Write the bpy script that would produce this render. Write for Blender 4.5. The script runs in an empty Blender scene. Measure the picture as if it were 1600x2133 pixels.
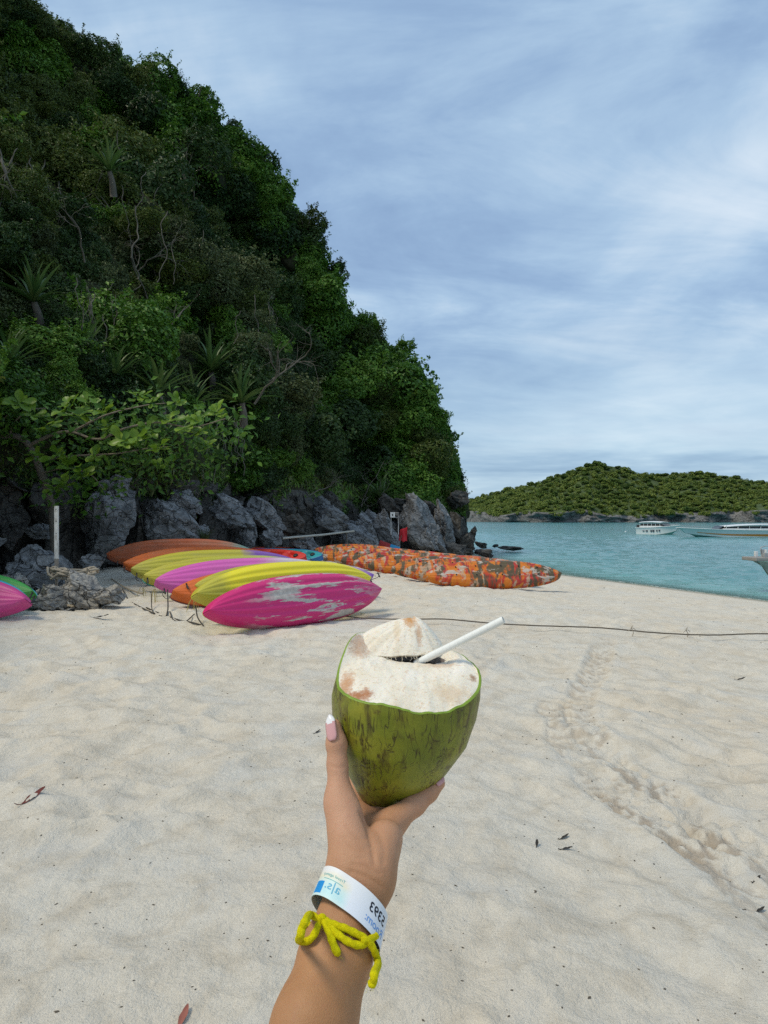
import bpy, bmesh, math, random
import numpy as np
from mathutils import Vector, Matrix, Quaternion
from mathutils.bvhtree import BVHTree

# ------------------------------------------------------------------ camera, sky, sun, exposure
SC = bpy.context.scene
COL = SC.collection
F, CX, HY, CAMZ = 1450.0, 800.0, 1078.0, 1.6        # focal length / horizon in photo pixels, eye height
cam_d = bpy.data.cameras.new('camera')
cam = bpy.data.objects.new('camera', cam_d); COL.objects.link(cam)
cam.location = (0, 0, CAMZ); cam.rotation_euler = (math.pi/2, 0, 0)
cam_d.sensor_fit = 'VERTICAL'; cam_d.sensor_height = 36.0; cam_d.lens = 36.0*F/2133.0
cam_d.shift_y = (HY-1066.5)/2133.0
cam_d.clip_start = 0.02; cam_d.clip_end = 12000
SC.camera = cam
SC.view_settings.view_transform = 'Standard'; SC.view_settings.look = 'None'
SC.view_settings.gamma = 1.0; SC.view_settings.use_curve_mapping = False
SC.view_settings.exposure = 0.55
SC.cycles.max_bounces = 6; SC.cycles.diffuse_bounces = 3; SC.cycles.glossy_bounces = 3
SC.cycles.transmission_bounces = 3; SC.cycles.transparent_max_bounces = 8
SC.cycles.use_denoising = False
SC.cycles.sample_clamp_indirect = 4.0; SC.cycles.sample_clamp_direct = 8.0
SC.cycles.caustics_reflective = False; SC.cycles.caustics_refractive = False

SUN_DIR = Vector((-0.50, -0.24, 0.82)).normalized()
sun_d = bpy.data.lights.new('sun', 'SUN'); sun_d.energy = 1.5; sun_d.angle = math.radians(15)
sun_d.color = (1.0, 0.90, 0.70)
sun = bpy.data.objects.new('sun', sun_d); COL.objects.link(sun)
sun.location = (0, 0, 60); sun.rotation_mode = 'QUATERNION'
sun.rotation_quaternion = (-SUN_DIR).to_track_quat('-Z', 'Y')

# ------------------------------------------------------------------ node helpers
def nn(nt, typ, ins=None, **props):
    n = nt.nodes.new(typ)
    for k, v in props.items(): setattr(n, k, v)
    for k, v in (ins or {}).items():
        if isinstance(v, bpy.types.NodeSocket): nt.links.new(v, n.inputs[k])
        else:
            s = n.inputs[k]
            if hasattr(s.default_value, '__len__') and len(s.default_value) == 4 and len(v) == 3: v = (*v, 1)
            s.default_value = v
    return n
def mth(nt, op, a, b=0.0, clamp=False):
    return nn(nt, 'ShaderNodeMath', {0: a, 1: b}, operation=op, use_clamp=clamp).outputs[0]
def mix(nt, f, a, b, blend='MIX'):
    return nn(nt, 'ShaderNodeMix', {0: f, 6: a, 7: b}, data_type='RGBA', blend_type=blend).outputs[2]
def ramp(nt, f, stops, interp='LINEAR'):
    r = nn(nt, 'ShaderNodeValToRGB', {0: f}); e = r.color_ramp.elements; r.color_ramp.interpolation = interp
    while len(e) < len(stops): e.new(0.5)
    for k, (p, c) in enumerate(stops):
        e[k].position = p
        e[k].color = (c, c, c, 1) if isinstance(c, (int, float)) else (*c, 1)
    return r.outputs[0]
def noise(nt, co, scale, detail=4, rough=0.55, dist=0.0, dims='3D', w=None):
    ins = {'Scale': scale, 'Detail': detail, 'Roughness': rough, 'Distortion': dist}
    if co is not None: ins['Vector'] = co
    if w is not None: ins['W'] = w
    return nn(nt, 'ShaderNodeTexNoise', ins, noise_dimensions=dims).outputs[0]
def voro(nt, co, scale, feature='F1', rnd=1.0, out=0):
    return nn(nt, 'ShaderNodeTexVoronoi', {'Vector': co, 'Scale': scale, 'Randomness': rnd}, feature=feature).outputs[out]
def mapping(nt, co, scale=(1, 1, 1), loc=(0, 0, 0), rot=(0, 0, 0)):
    return nn(nt, 'ShaderNodeMapping', {'Vector': co, 'Scale': scale, 'Location': loc, 'Rotation': rot}).outputs[0]
def bump(nt, h, strength=0.5, dist=0.02, nrm=None):
    ins = {'Height': h, 'Strength': strength, 'Distance': dist}
    if nrm is not None: ins['Normal'] = nrm
    return nn(nt, 'ShaderNodeBump', ins).outputs[0]
def objco(nt): return nn(nt, 'ShaderNodeTexCoord').outputs['Object']
def worldco(nt): return nn(nt, 'ShaderNodeNewGeometry').outputs['Position']
def objrand(nt): return nn(nt, 'ShaderNodeObjectInfo').outputs['Random']
def new_mat(name):
    m = bpy.data.materials.new(name); m.use_nodes = True; nt = m.node_tree; nt.nodes.clear()
    out = nn(nt, 'ShaderNodeOutputMaterial'); b = nn(nt, 'ShaderNodeBsdfPrincipled')
    nt.links.new(b.outputs[0], out.inputs[0]); m['_out'] = out.name
    return m, nt, b, out
def put(nt, b, **kw):
    names = dict(base='Base Color', rough='Roughness', nrm='Normal', spec='Specular IOR Level', sub='Subsurface Weight',
                 coat='Coat Weight', metal='Metallic', alpha='Alpha', emit='Emission Color', estr='Emission Strength')
    for k, v in kw.items():
        s = b.inputs[names[k]]
        if isinstance(v, bpy.types.NodeSocket): nt.links.new(v, s)
        else: s.default_value = (*v, 1) if hasattr(v, '__len__') and len(v) == 3 else v
def plain(name, col, rough=0.6, var=0.25, scale=8.0, metal=0.0, bmp=0.15):
    m, nt, b, o = new_mat(name); co = objco(nt)
    n = noise(nt, co, scale, 5, 0.6)
    c = mix(nt, n, tuple(x*(1-var) for x in col), tuple(min(1, x*(1+var)) for x in col))
    put(nt, b, base=c, rough=rough, metal=metal, nrm=bump(nt, noise(nt, co, scale*5, 4), bmp, 0.01))
    return m

# ------------------------------------------------------------------ world: daylight sky behind a broken cloud layer
W = bpy.data.worlds.new('World'); SC.world = W; W.use_nodes = True
wt = W.node_tree; wt.nodes.clear()
wout = nn(wt, 'ShaderNodeOutputWorld'); bg = nn(wt, 'ShaderNodeBackground', {'Strength': 0.1})
wt.links.new(bg.outputs[0], wout.inputs[0])
sky = nn(wt, 'ShaderNodeTexSky', sky_type='NISHITA', sun_disc=False, sun_elevation=math.asin(SUN_DIR.z),
         sun_rotation=math.atan2(SUN_DIR.x, SUN_DIR.y), air_density=1.0, dust_density=1.0, ozone_density=1.5)
wd = nn(wt, 'ShaderNodeTexCoord').outputs['Generated']
sx = nn(wt, 'ShaderNodeSeparateXYZ', {0: wd})
zz = mth(wt, 'ADD', mth(wt, 'MAXIMUM', sx.outputs[2], 0.0), 0.34)
pl = nn(wt, 'ShaderNodeCombineXYZ', {0: mth(wt, 'DIVIDE', sx.outputs[0], zz), 1: mth(wt, 'DIVIDE', sx.outputs[1], zz), 2: 0.0}).outputs[0]
pl_r = mapping(wt, pl, (1.15, 0.9, 1), (8.2, 4.9, 0), (0, 0, 0.7))
cl_a = noise(wt, pl_r, 1.35, 8, 0.53, 0.35)
cl_b = noise(wt, mapping(wt, pl, (0.7, 1.7, 1), (8.9, 8.2, 4), (0, 0, 0.75)), 2.6, 9, 0.6, 0.5)
cl_c = noise(wt, mapping(wt, pl, (1, 1, 1), (13.94, 3.43, 2), (0, 0, 0.2)), 0.8, 4, 0.5, 0.2)
csum = mth(wt, 'ADD', mth(wt, 'MULTIPLY', cl_a, 0.46), mth(wt, 'ADD', mth(wt, 'MULTIPLY', cl_b, 0.34), mth(wt, 'MULTIPLY', cl_c, 0.20)))
ccol = ramp(wt, csum, [(0.40, (1.75, 2.65, 4.15)), (0.46, (2.2, 3.25, 4.75)), (0.515, (2.9, 4.05, 5.4)), (0.565, (3.9, 4.9, 5.95)), (0.63, (5.0, 5.75, 6.5))])
zl = mth(wt, 'ADD', mth(wt, 'MAXIMUM', sx.outputs[2], 0.0), 0.10)
pl2 = nn(wt, 'ShaderNodeCombineXYZ', {0: mth(wt, 'DIVIDE', sx.outputs[0], zl), 1: mth(wt, 'DIVIDE', sx.outputs[1], zl), 2: 3.0}).outputs[0]
cl_d = noise(wt, mapping(wt, pl2, (0.8, 1.0, 1), (2.6, 0.7, 0), (0, 0, 0.25)), 0.6, 7, 0.55, 0.3)
hz = ramp(wt, mth(wt, 'MAXIMUM', sx.outputs[2], 0.0), [(0.0, 0.9), (0.10, 0.7), (0.28, 0.0)])
ccol2 = mix(wt, hz, ccol, ramp(wt, cl_d, [(0.36, (1.75, 2.75, 3.9)), (0.46, (2.7, 3.9, 5.0)), (0.56, (3.9, 5.1, 5.9)), (0.66, (4.8, 5.8, 6.4))]))
skyc = mix(wt, 0.93, sky.outputs[0], ccol2)
wt.links.new(skyc, bg.inputs[0])

# ------------------------------------------------------------------ geometry helpers
RNG = np.random.default_rng(11); random.seed(11)
def P(px, py, D): return Vector(((px-CX)/F*D, D, CAMZ-(py-HY)/F*D))
def _h(ix, iy, iz, seed):
    n = (ix.astype(np.int64)*374761393 + iy.astype(np.int64)*668265263 + iz.astype(np.int64)*2147483647 + seed*974711) & 0xFFFFFFFF
    n = n.astype(np.uint32); n = (n ^ (n >> np.uint32(13)))*np.uint32(1274126177); n = n ^ (n >> np.uint32(16))
    return n.astype(np.float64)/4294967296.0
def vn3(x, y, z, seed=0):
    x, y, z = np.broadcast_arrays(np.asarray(x, float), y, z)
    ix, iy, iz = np.floor(x), np.floor(y), np.floor(z); fx, fy, fz = x-ix, y-iy, z-iz
    fx, fy, fz = [f*f*(3-2*f) for f in (fx, fy, fz)]
    r = 0
    for dx in (0, 1):
        for dy in (0, 1):
            for dz in (0, 1):
                r = r + _h(ix+dx, iy+dy, iz+dz, seed)*(fx if dx else 1-fx)*(fy if dy else 1-fy)*(fz if dz else 1-fz)
    return r*2-1
def vn2(x, y, seed=0):
    x, y = np.broadcast_arrays(np.asarray(x, float), y)
    ix, iy = np.floor(x), np.floor(y); fx, fy = x-ix, y-iy
    fx, fy = fx*fx*(3-2*fx), fy*fy*(3-2*fy); z0 = np.zeros_like(ix); r = 0
    for dx in (0, 1):
        for dy in (0, 1):
            r = r + _h(ix+dx, iy+dy, z0, seed)*(fx if dx else 1-fx)*(fy if dy else 1-fy)
    return r*2-1
def fbm2(x, y, o=4, seed=0, g=0.5):
    r = 0; a = 1
    for k in range(o): r = r + a*vn2(x*2**k, y*2**k, seed+k*17); a *= g
    return r
def fbm3(x, y, z, o=4, seed=0, g=0.5):
    r = 0; a = 1
    for k in range(o): r = r + a*vn3(x*2**k, y*2**k, z*2**k, seed+k*17); a *= g
    return r
def worley2(x, y, seed=0):
    ix, iy = np.floor(x), np.floor(y); d1 = np.full(np.shape(x), 9.0); z0 = np.zeros_like(ix)
    for dx in (-1, 0, 1):
        for dy in (-1, 0, 1):
            cx = ix+dx+_h(ix+dx, iy+dy, z0, seed); cy = iy+dy+_h(ix+dx, iy+dy, z0, seed+5)
            d1 = np.minimum(d1, np.hypot(x-cx, y-cy))
    return d1
def sstep(x, a, b):
    t = np.clip((x-a)/(b-a), 0, 1); return t*t*(3-2*t)
def mesh_np(name, V, Fq, smooth=True, mats=()):
    """mesh from a vertex array and an (n,k) face array or list of faces"""
    me = bpy.data.meshes.new(name)
    V = np.asarray(V, dtype=np.float32)
    if isinstance(Fq, np.ndarray):
        n, k = Fq.shape
        me.vertices.add(len(V)); me.vertices.foreach_set('co', V.ravel())
        me.loops.add(n*k); me.loops.foreach_set('vertex_index', Fq.astype(np.int32).ravel())
        me.polygons.add(n); me.polygons.foreach_set('loop_start', np.arange(0, n*k, k, dtype=np.int32))
        me.update(calc_edges=True)
    else:
        me.from_pydata([tuple(v) for v in V], [], Fq); me.update()
    me.polygons.foreach_set('use_smooth', np.full(len(me.polygons), smooth))
    for m in mats: me.materials.append(m)
    return me
def grid_faces(nu, nv, wrap_u=False, wrap_v=False):
    iu = np.arange(nu if wrap_u else nu-1); iv = np.arange(nv if wrap_v else nv-1)
    A, B = np.meshgrid(iu, iv, indexing='ij'); A1, B1 = (A+1) % nu, (B+1) % nv
    return np.stack([A*nv+B, A1*nv+B, A1*nv+B1, A*nv+B1], -1).reshape(-1, 4)
def link(name, me, parent=None, mat=None):
    o = bpy.data.objects.new(name, me); COL.objects.link(o)
    if mat is not None and me is not None:
        if not me.materials: me.materials.append(mat)
        else: o.material_slots[0].link = 'OBJECT'; o.material_slots[0].material = mat
    if parent is not None: o.parent = parent
    return o
def tag(o, label=None, cat=None, group=None, kind=None):
    if label: o['label'] = label
    if cat: o['category'] = cat
    if group: o['group'] = group
    if kind: o['kind'] = kind
    return o
def thing(name, label, cat, loc=(0, 0, 0), group=None, M=None):
    o = bpy.data.objects.new(name, None); COL.objects.link(o); o.empty_display_size = 0.2
    if M is not None: o.matrix_world = M
    else: o.location = loc
    return tag(o, label, cat, group)
def bm_mesh(name, bm, smooth=False, mats=()):
    me = bpy.data.meshes.new(name); bm.to_mesh(me); bm.free()
    me.polygons.foreach_set('use_smooth', np.full(len(me.polygons), smooth))
    for m in mats: me.materials.append(m)
    return me
def add_box(bm, lo, hi, M=None, bev=0.0):
    r = bmesh.ops.create_cube(bm, size=1.0); vs = r['verts']
    for v in vs: v.co = Vector([lo[i]+(v.co[i]+0.5)*(hi[i]-lo[i]) for i in range(3)])
    if bev > 0:
        es = list({e for v in vs for e in v.link_edges})
        g = bmesh.ops.bevel(bm, geom=es, offset=bev, segments=2, affect='EDGES', profile=0.6); vs = list({v for f in g['faces'] for v in f.verts} | {v for v in vs if v.is_valid})
    if M is not None:
        for v in vs: v.co = M @ v.co
def catmull(pts, n):
    pts = [np.asarray(p, float) for p in pts]; out = []
    ext = [2*pts[0]-pts[1]]+pts+[2*pts[-1]-pts[-2]]
    for i in range(1, len(ext)-2):
        p0, p1, p2, p3 = ext[i-1:i+3]
        for k in range(n):
            t = k/n
            out.append(0.5*((2*p1)+(-p0+p2)*t+(2*p0-5*p1+4*p2-p3)*t*t+(-p0+3*p1-3*p2+p3)*t**3))
    out.append(pts[-1]); return np.array(out)
def tube_np(path, rad, ns=8, twist=0.0, ridge=0.0, nr=2, cap=True):
    """tube along path; rad scalar or array; optional twisted ridges (rope / yarn)"""
    path = np.asarray(path, float); n = len(path); rad = np.broadcast_to(np.asarray(rad, float), (n,))
    T = np.gradient(path, axis=0); T /= np.linalg.norm(T, axis=1)[:, None]+1e-12
    u = np.cross(T[0], [0, 0, 1]); u = u if np.linalg.norm(u) > 1e-3 else np.cross(T[0], [1, 0, 0]); u /= np.linalg.norm(u)
    V = []; s = 0
    th = np.arange(ns)*2*math.pi/ns
    for i in range(n):
        u = u-T[i]*np.dot(u, T[i]); u /= np.linalg.norm(u); v = np.cross(T[i], u)
        if i: s += np.linalg.norm(path[i]-path[i-1])
        r = rad[i]*(1+ridge*np.cos(nr*th-twist*s))
        V.append(path[i]+r[:, None]*(np.cos(th)[:, None]*u+np.sin(th)[:, None]*v))
    V = np.concatenate(V); Fq = grid_faces(n, ns, False, True)
    Fl = Fq[:, ::-1].tolist()
    if cap: Fl.append(list(range(ns))); Fl.append(list(range((n-1)*ns, n*ns))[::-1])
    return V, Fl
def join_np(parts):
    Vs, Fs, o = [], [], 0
    for V, Fl in parts:
        Vs.append(np.asarray(V)); Fs += [[i+o for i in f] for f in (Fl.tolist() if isinstance(Fl, np.ndarray) else Fl)]; o += len(V)
    return np.concatenate(Vs), Fs

# ------------------------------------------------------------------ terrain functions
WL = -1.1                                            # water level
def shore_s(Y): return 19.7+np.maximum(0.0, np.asarray(Y)-33)*0.27
def ground_base(X, Y):
    s = 0.931*np.asarray(X, float)+0.364*np.asarray(Y, float); sh = shore_s(Y)
    t = np.clip((s-3)/(sh-3), 0, 2.2)
    return np.maximum(-1.1*t**1.6, -3.4)
def G(px, py):
    """point where the ray through photo pixel (px,py) meets the sand"""
    D = CAMZ*F/max(py-HY, 1.0)
    for _ in range(25):
        D = (CAMZ-float(ground_base((px-CX)/F*D, D)))*F/(py-HY)
    return Vector(((px-CX)/F*D, D, float(ground_base((px-CX)/F*D, D))))
# ------------------------------------------------------------------ sand beach
TRACKS = [([(1262, 1340), (1242, 1385), (1215, 1440), (1205, 1480), (1222, 1530), (1290, 1590), (1380, 1650), (1480, 1715), (1600, 1790), (1760, 1900)], 0.135, 1.0),
          ([(1150, 1470), (1168, 1510), (1185, 1565), (1225, 1610), (1285, 1655), (1370, 1715), (1470, 1775), (1600, 1880), (1720, 1980)], 0.135, 1.0),
          ([(1060, 1330), (1025, 1370), (990, 1400), (960, 1440)], 0.12, 0.55)]
def track_height(X, Y):
    z = np.zeros_like(X); wet = np.zeros_like(X)
    for pts, hw, amp in TRACKS:
        pth = catmull([np.array(G(*p))[:2] for p in pts], 14)
        seg = np.linalg.norm(np.diff(pth, axis=0), axis=1); cum = np.concatenate([[0], np.cumsum(seg)])
        sel = (X > pth[:, 0].min()-0.6) & (X < pth[:, 0].max()+0.6) & (Y > pth[:, 1].min()-0.6) & (Y < pth[:, 1].max()+0.6)
        idx = np.nonzero(sel)
        if len(idx[0]) == 0: continue
        x, y = X[idx], Y[idx]; best = np.full(x.shape, 9.0); bs = np.zeros_like(x); bl = np.zeros_like(x)
        for k in range(len(pth)-1):
            a, b = pth[k], pth[k+1]; d = b-a; L2 = d@d+1e-12
            t = np.clip(((x-a[0])*d[0]+(y-a[1])*d[1])/L2, 0, 1)
            ex, ey = x-(a[0]+t*d[0]), y-(a[1]+t*d[1]); dd = np.hypot(ex, ey); m = dd < best
            best = np.where(m, dd, best); bs = np.where(m, cum[k]+t*seg[k], bs); bl = np.where(m, np.sign(d[0]*ey-d[1]*ex)*dd, bl)
        wob = 0.03*vn2(x*5, y*5, 91)
        bb = best+wob
        inside = 1-sstep(bb, hw*0.75, hw*1.05)
        berm = np.exp(-((bb-hw*1.2)/0.045)**2)
        chev = np.sin((bs+np.abs(bl)*0.75)*2*math.pi/0.15)
        brk = 0.5+0.5*sstep(vn2(x*1.1, y*1.1, 7), -0.45, 0.35)
        rough = vn2(x*17, y*17, 5)*0.5+vn2(x*34, y*34, 6)*0.3
        near = 1-sstep(y, 4.3, 5.3); crumb = fbm2(x*26, y*26, 3, 15)
        z[idx] += amp*(-0.022*inside*brk+inside*brk*(0.016*chev*(1-0.45*near)*sstep(bl*bl, 0.0, 0.0009)+(0.006+0.008*near)*crumb)+0.011*berm*brk)
        wet[idx] = np.maximum(wet[idx], inside*brk*amp*np.where(near > .3, 1.1*sstep(-0.8*crumb+0.7*vn2(x*2.6, y*2.6, 8)+0.9*np.exp(-((bl+0.055)/0.05)**2), 0.5, 1.0), 0.8*sstep(-chev*0.6+crumb, -0.3, 0.7)))
    return z, wet
def sand_height(X, Y):
    zb = ground_base(X, Y)
    s = 0.931*X+0.364*Y; fade = 1-sstep(s, shore_s(Y)-5.5, shore_s(Y)-1.5); R = np.hypot(X, Y)
    wx, wy = X+0.18*vn2(X*1.7, Y*1.7, 3), Y+0.18*vn2(X*1.7, Y*1.7, 4)
    c1 = worley2(wx/0.36, wy/0.30, 21); c2 = worley2(wx/0.62+9.3, wy/0.46, 33); c3 = worley2(wx/0.2+3.3, wy/0.17, 35)
    dim = 0.064*np.minimum(c1, 0.75)**1.35+0.066*np.minimum(c2, 0.7)**1.6+0.022*np.minimum(c3, 0.7)
    zone = 0.5+0.6*sstep(fbm2(X*0.33, Y*0.33, 3, 12)+0.45*sstep(R, 3.2, 5.0)-0.15, -0.25, 0.45)
    # long soft drag marks running to the lower right
    a = math.radians(-52); q = X*math.cos(a)-Y*math.sin(a)*1.0; p = X*math.sin(a)+Y*math.cos(a)
    right = sstep(X+0.25*vn2(X, Y, 8), 0.3, 1.2)
    drag = 0.026*fbm2((X*0.80+Y*0.60)*4.2, (X*0.60-Y*0.80)*0.95, 3, 44)*right*(1-sstep(R, 6, 10))
    big = 0.045*fbm2(X*0.55, Y*0.55, 3, 2)
    fine = 0.006*vn2(X*9, Y*9, 61)+0.0035*vn2(X*21, Y*21, 62)
    tz, wet = track_height(X, Y)
    return zb+fade*((dim-0.035)*zone+drag+big+fine)+tz, wet, dim*zone
def build_sand():
    rad = [0.0, 0.35, 0.8]
    while rad[-1] < 3.0: rad.append(rad[-1]*1.0055)
    while rad[-1] < 9.0: rad.append(rad[-1]*1.0052)
    while rad[-1] < 62: rad.append(rad[-1]*1.010)
    while rad[-1] < 160: rad.append(rad[-1]*1.2)
    rad = np.array(rad[1:])
    fine = np.arange(-37, 37.01, 0.19); coarse = np.arange(41, 320, 4.0)
    ang = np.radians(np.concatenate([fine, coarse]))
    R, A = np.meshgrid(rad, ang, indexing='ij'); X, Y = R*np.sin(A), R*np.cos(A)
    Z, wet, dim = sand_height(X, Y)
    V = np.stack([X, Y, Z], -1).reshape(-1, 3)
    Fq = grid_faces(len(rad), len(ang), False, True)[:, ::-1]
    V = np.concatenate([V, [[0, 0, float(Z[0].mean())]]]); c = len(V)-1; n = len(ang)
    me = mesh_np('sand', V, Fq)
    bmx = bmesh.new(); bmx.from_mesh(me); bmx.verts.ensure_lookup_table()
    for k in range(n): bmx.faces.new((bmx.verts[c], bmx.verts[(k+1) % n], bmx.verts[k])).smooth = True
    bmx.to_mesh(me); bmx.free()
    at = me.attributes.new('damp', 'FLOAT', 'POINT'); at.data.foreach_set('value', np.concatenate([wet.ravel(), [0]]).astype(np.float32))
    m, nt, b, o = new_mat('coral_sand'); co = worldco(nt)
    damp = nn(nt, 'ShaderNodeAttribute', attribute_name='damp').outputs['Fac']
    big = noise(nt, co, 0.55, 4, 0.6, 0.3); mid = noise(nt, mapping(nt, co, (1, 1, 1)), 4.5, 5, 0.6, 0.6); gr = noise(nt, co, 300, 3, 0.75); gr2 = noise(nt, co, 110, 4, 0.75); mot = noise(nt, co, 17, 5, 0.65, 0.4)
    gl = noise(nt, co, 1.9, 4, 0.6, 0.5)
    c = mix(nt, ramp(nt, big, [(0.35, 0), (0.65, 1)]), (0.76, 0.705, 0.605), (0.75, 0.66, 0.53))
    c = mix(nt, ramp(nt, mid, [(0.46, 0.0), (0.66, 0.48)]), c, (0.515, 0.435, 0.325))
    c = mix(nt, ramp(nt, gr, [(0.32, 0.55), (0.5, 0.0)]), c, (0.33, 0.29, 0.24))
    c = mix(nt, ramp(nt, gr2, [(0.60, 0.0), (0.72, 0.5)]), c, (0.80, 0.76, 0.69))
    c = mix(nt, ramp(nt, mot, [(0.48, 0.0), (0.70, 0.32)]), c, (0.50, 0.45, 0.36))
    c = mix(nt, ramp(nt, gl, [(0.50, 0.0), (0.66, 0.4)]), c, (0.62, 0.61, 0.575))
    speck = ramp(nt, voro(nt, co, 38, 'F1'), [(0.055, 1), (0.10, 0)]); spn = ramp(nt, noise(nt, co, 3.1, 2), [(0.5, 0), (0.62, 0.75)])
    c = mix(nt, mth(nt, 'MULTIPLY', speck, spn), c, (0.20, 0.17, 0.13))
    c = mix(nt, mth(nt, 'MULTIPLY', damp, 0.55, True), c, (0.31, 0.235, 0.165))
    # wet strip along the water
    px = nn(nt, 'ShaderNodeSeparateXYZ', {0: co})
    wz = ramp(nt, mth(nt, 'ADD', mth(nt, 'ADD', mth(nt, 'MULTIPLY', px.outputs[2], 1.0), 1.1), mth(nt, 'MULTIPLY', mid, 0.06)), [(0.07, 1.0), (0.20, 0.0)])
    c = mix(nt, mth(nt, 'MULTIPLY', wz, 0.75), c, (0.27, 0.25, 0.20))
    h = mth(nt, 'ADD', mth(nt, 'MULTIPLY', gr, 0.4), mth(nt, 'ADD', gr2, mth(nt, 'MULTIPLY', noise(nt, co, 34, 4, 0.6), 2.0)))
    put(nt, b, base=c, rough=0.95, spec=0.03, nrm=bump(nt, h, 0.85, 0.010))
    return tag(link('sand', me, None, m), kind='structure')
sand = build_sand()

# ------------------------------------------------------------------ sea
def build_sea():
    rad = [14.0]
    while rad[-1] < 140: rad.append(rad[-1]*1.0075)
    while rad[-1] < 6000: rad.append(rad[-1]*1.06)
    rad = np.array(rad); ang = np.radians(np.concatenate([np.arange(-10, 50.01, 0.3), np.arange(54, 350, 4)]))
    R, A = np.meshgrid(rad, ang, indexing='ij'); X, Y = R*np.sin(A), R*np.cos(A)
    dep = np.clip(-1.1-ground_base(X, Y)+0, -2, 3)
    amp = sstep(-ground_base(X, Y), 1.05, 1.5)*(1-sstep(R, 90, 160))
    wz = 0.055*fbm2(X*0.55+Y*0.25, Y*0.85-X*0.2, 3, 71)+0.028*vn2(X*1.9, Y*2.6, 75)
    Z = WL+amp*wz
    V = np.stack([X, Y, Z], -1).reshape(-1, 3)
    me = mesh_np('sea', V, grid_faces(len(rad), len(ang), False, True)[:, ::-1])
    at = me.attributes.new('depth', 'FLOAT', 'POINT'); at.data.foreach_set('value', dep.ravel().astype(np.float32))
    m, nt, b, o = new_mat('sea_water'); co = worldco(nt)
    d = nn(nt, 'ShaderNodeAttribute', attribute_name='depth').outputs['Fac']
    patch = noise(nt, mapping(nt, co, (0.035, 0.012, 0.03)), 1.0, 3, 0.5)
    c = ramp(nt, d, [(0.0, (0.26, 0.43, 0.38)), (0.12, (0.14, 0.37, 0.34)), (0.5, (0.08, 0.29, 0.28)), (1.0, (0.065, 0.25, 0.255))])
    c = mix(nt, ramp(nt, patch, [(0.4, 0.0), (0.65, 0.45)]), c, (0.03, 0.15, 0.18))
    rip = noise(nt, mapping(nt, co, (0.8, 1.7, 1), (0, 0, 0), (0, 0, 0.3)), 1.6, 5, 0.6, 0.8)
    rip2 = noise(nt, mapping(nt, co, (0.5, 1.6, 1), (5, 3, 0), (0, 0, -0.2)), 0.45, 4, 0.55, 0.5)
    hh = mth(nt, 'ADD', mth(nt, 'MULTIPLY', rip, 0.5), rip2)
    put(nt, b, base=c, rough=0.12, nrm=bump(nt, hh, 0.75, 0.32), spec=0.5)
    b.inputs['IOR'].default_value = 1.333
    tr = nn(nt, 'ShaderNodeBsdfTransparent', {0: (0.80, 0.95, 0.90)})
    fac = ramp(nt, d, [(0.0, 0.12), (0.03, 0.45), (0.14, 0.9), (0.25, 1.0)])
    ms = nn(nt, 'ShaderNodeMixShader', {0: fac, 1: tr.outputs[0], 2: b.outputs[0]})
    nt.links.new(ms.outputs[0], o.inputs[0])
    sea = tag(link('sea', me, None, m), kind='structure')
    # sea bed
    return sea
sea = build_sea()
def build_foam():
    """thin broken line of foam where the wavelets end"""
    rows = []
    Ys = np.arange(14, 46, 0.12); Xs = []
    for Y in Ys:
        lo, hi = -5.0, 40.0
        for _ in range(40):
            mid = (lo+hi)/2
            if float(ground_base(mid, Y)) > WL+0.012: lo = mid
            else: hi = mid
        Xs.append(lo)
    Xs = np.array(Xs)+0.25*vn2(Ys*0.35, 0*Ys, 3)+0.07*vn2(Ys*1.6, 0*Ys, 9)
    wd = np.clip(0.10+0.16*vn2(Ys*0.9, 0*Ys+4, 5), 0.012, 1)
    V = []; 
    for k in range(4):
        t = k/3; x = Xs+wd*(t-0.3)*1.5; z = np.maximum(ground_base(x, Ys), WL)+0.012+0.012*math.sin(t*math.pi)
        V.append(np.stack([x, Ys, z], -1))
    V = np.concatenate(V); me = mesh_np('foam', V, grid_faces(4, len(Ys)))
    m, nt, b, o = new_mat('sea_foam'); co = worldco(nt)
    put(nt, b, base=(0.75, 0.78, 0.76), rough=0.6, alpha=ramp(nt, noise(nt, co, 7, 4, 0.7), [(0.42, 0.0), (0.6, 0.75)]))
    tag(link('foam', me, None, m), kind='stuff')
build_foam()

# ------------------------------------------------------------------ materials for vegetation and rock
def leaf_mat(name, c0, c1, c2, trans=0.25, rough=0.5):
    m, nt, b, o = new_mat(name)
    isl = nn(nt, 'ShaderNodeNewGeometry').outputs['Random Per Island']; r = objrand(nt)
    n = noise(nt, objco(nt), 1.6, 2)
    f = mth(nt, 'ADD', mth(nt, 'MULTIPLY', isl, 0.45), mth(nt, 'ADD', mth(nt, 'MULTIPLY', r, 0.3), mth(nt, 'MULTIPLY', n, 0.3)))
    c = ramp(nt, f, [(0.18, c0), (0.5, c1), (0.86, c2)])
    put(nt, b, base=c, rough=rough, spec=0.35)
    tl = nn(nt, 'ShaderNodeBsdfTranslucent', {0: c})
    ms = nn(nt, 'ShaderNodeMixShader', {0: trans, 1: b.outputs[0], 2: tl.outputs[0]}); nt.links.new(ms.outputs[0], o.inputs[0])
    return m
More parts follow.
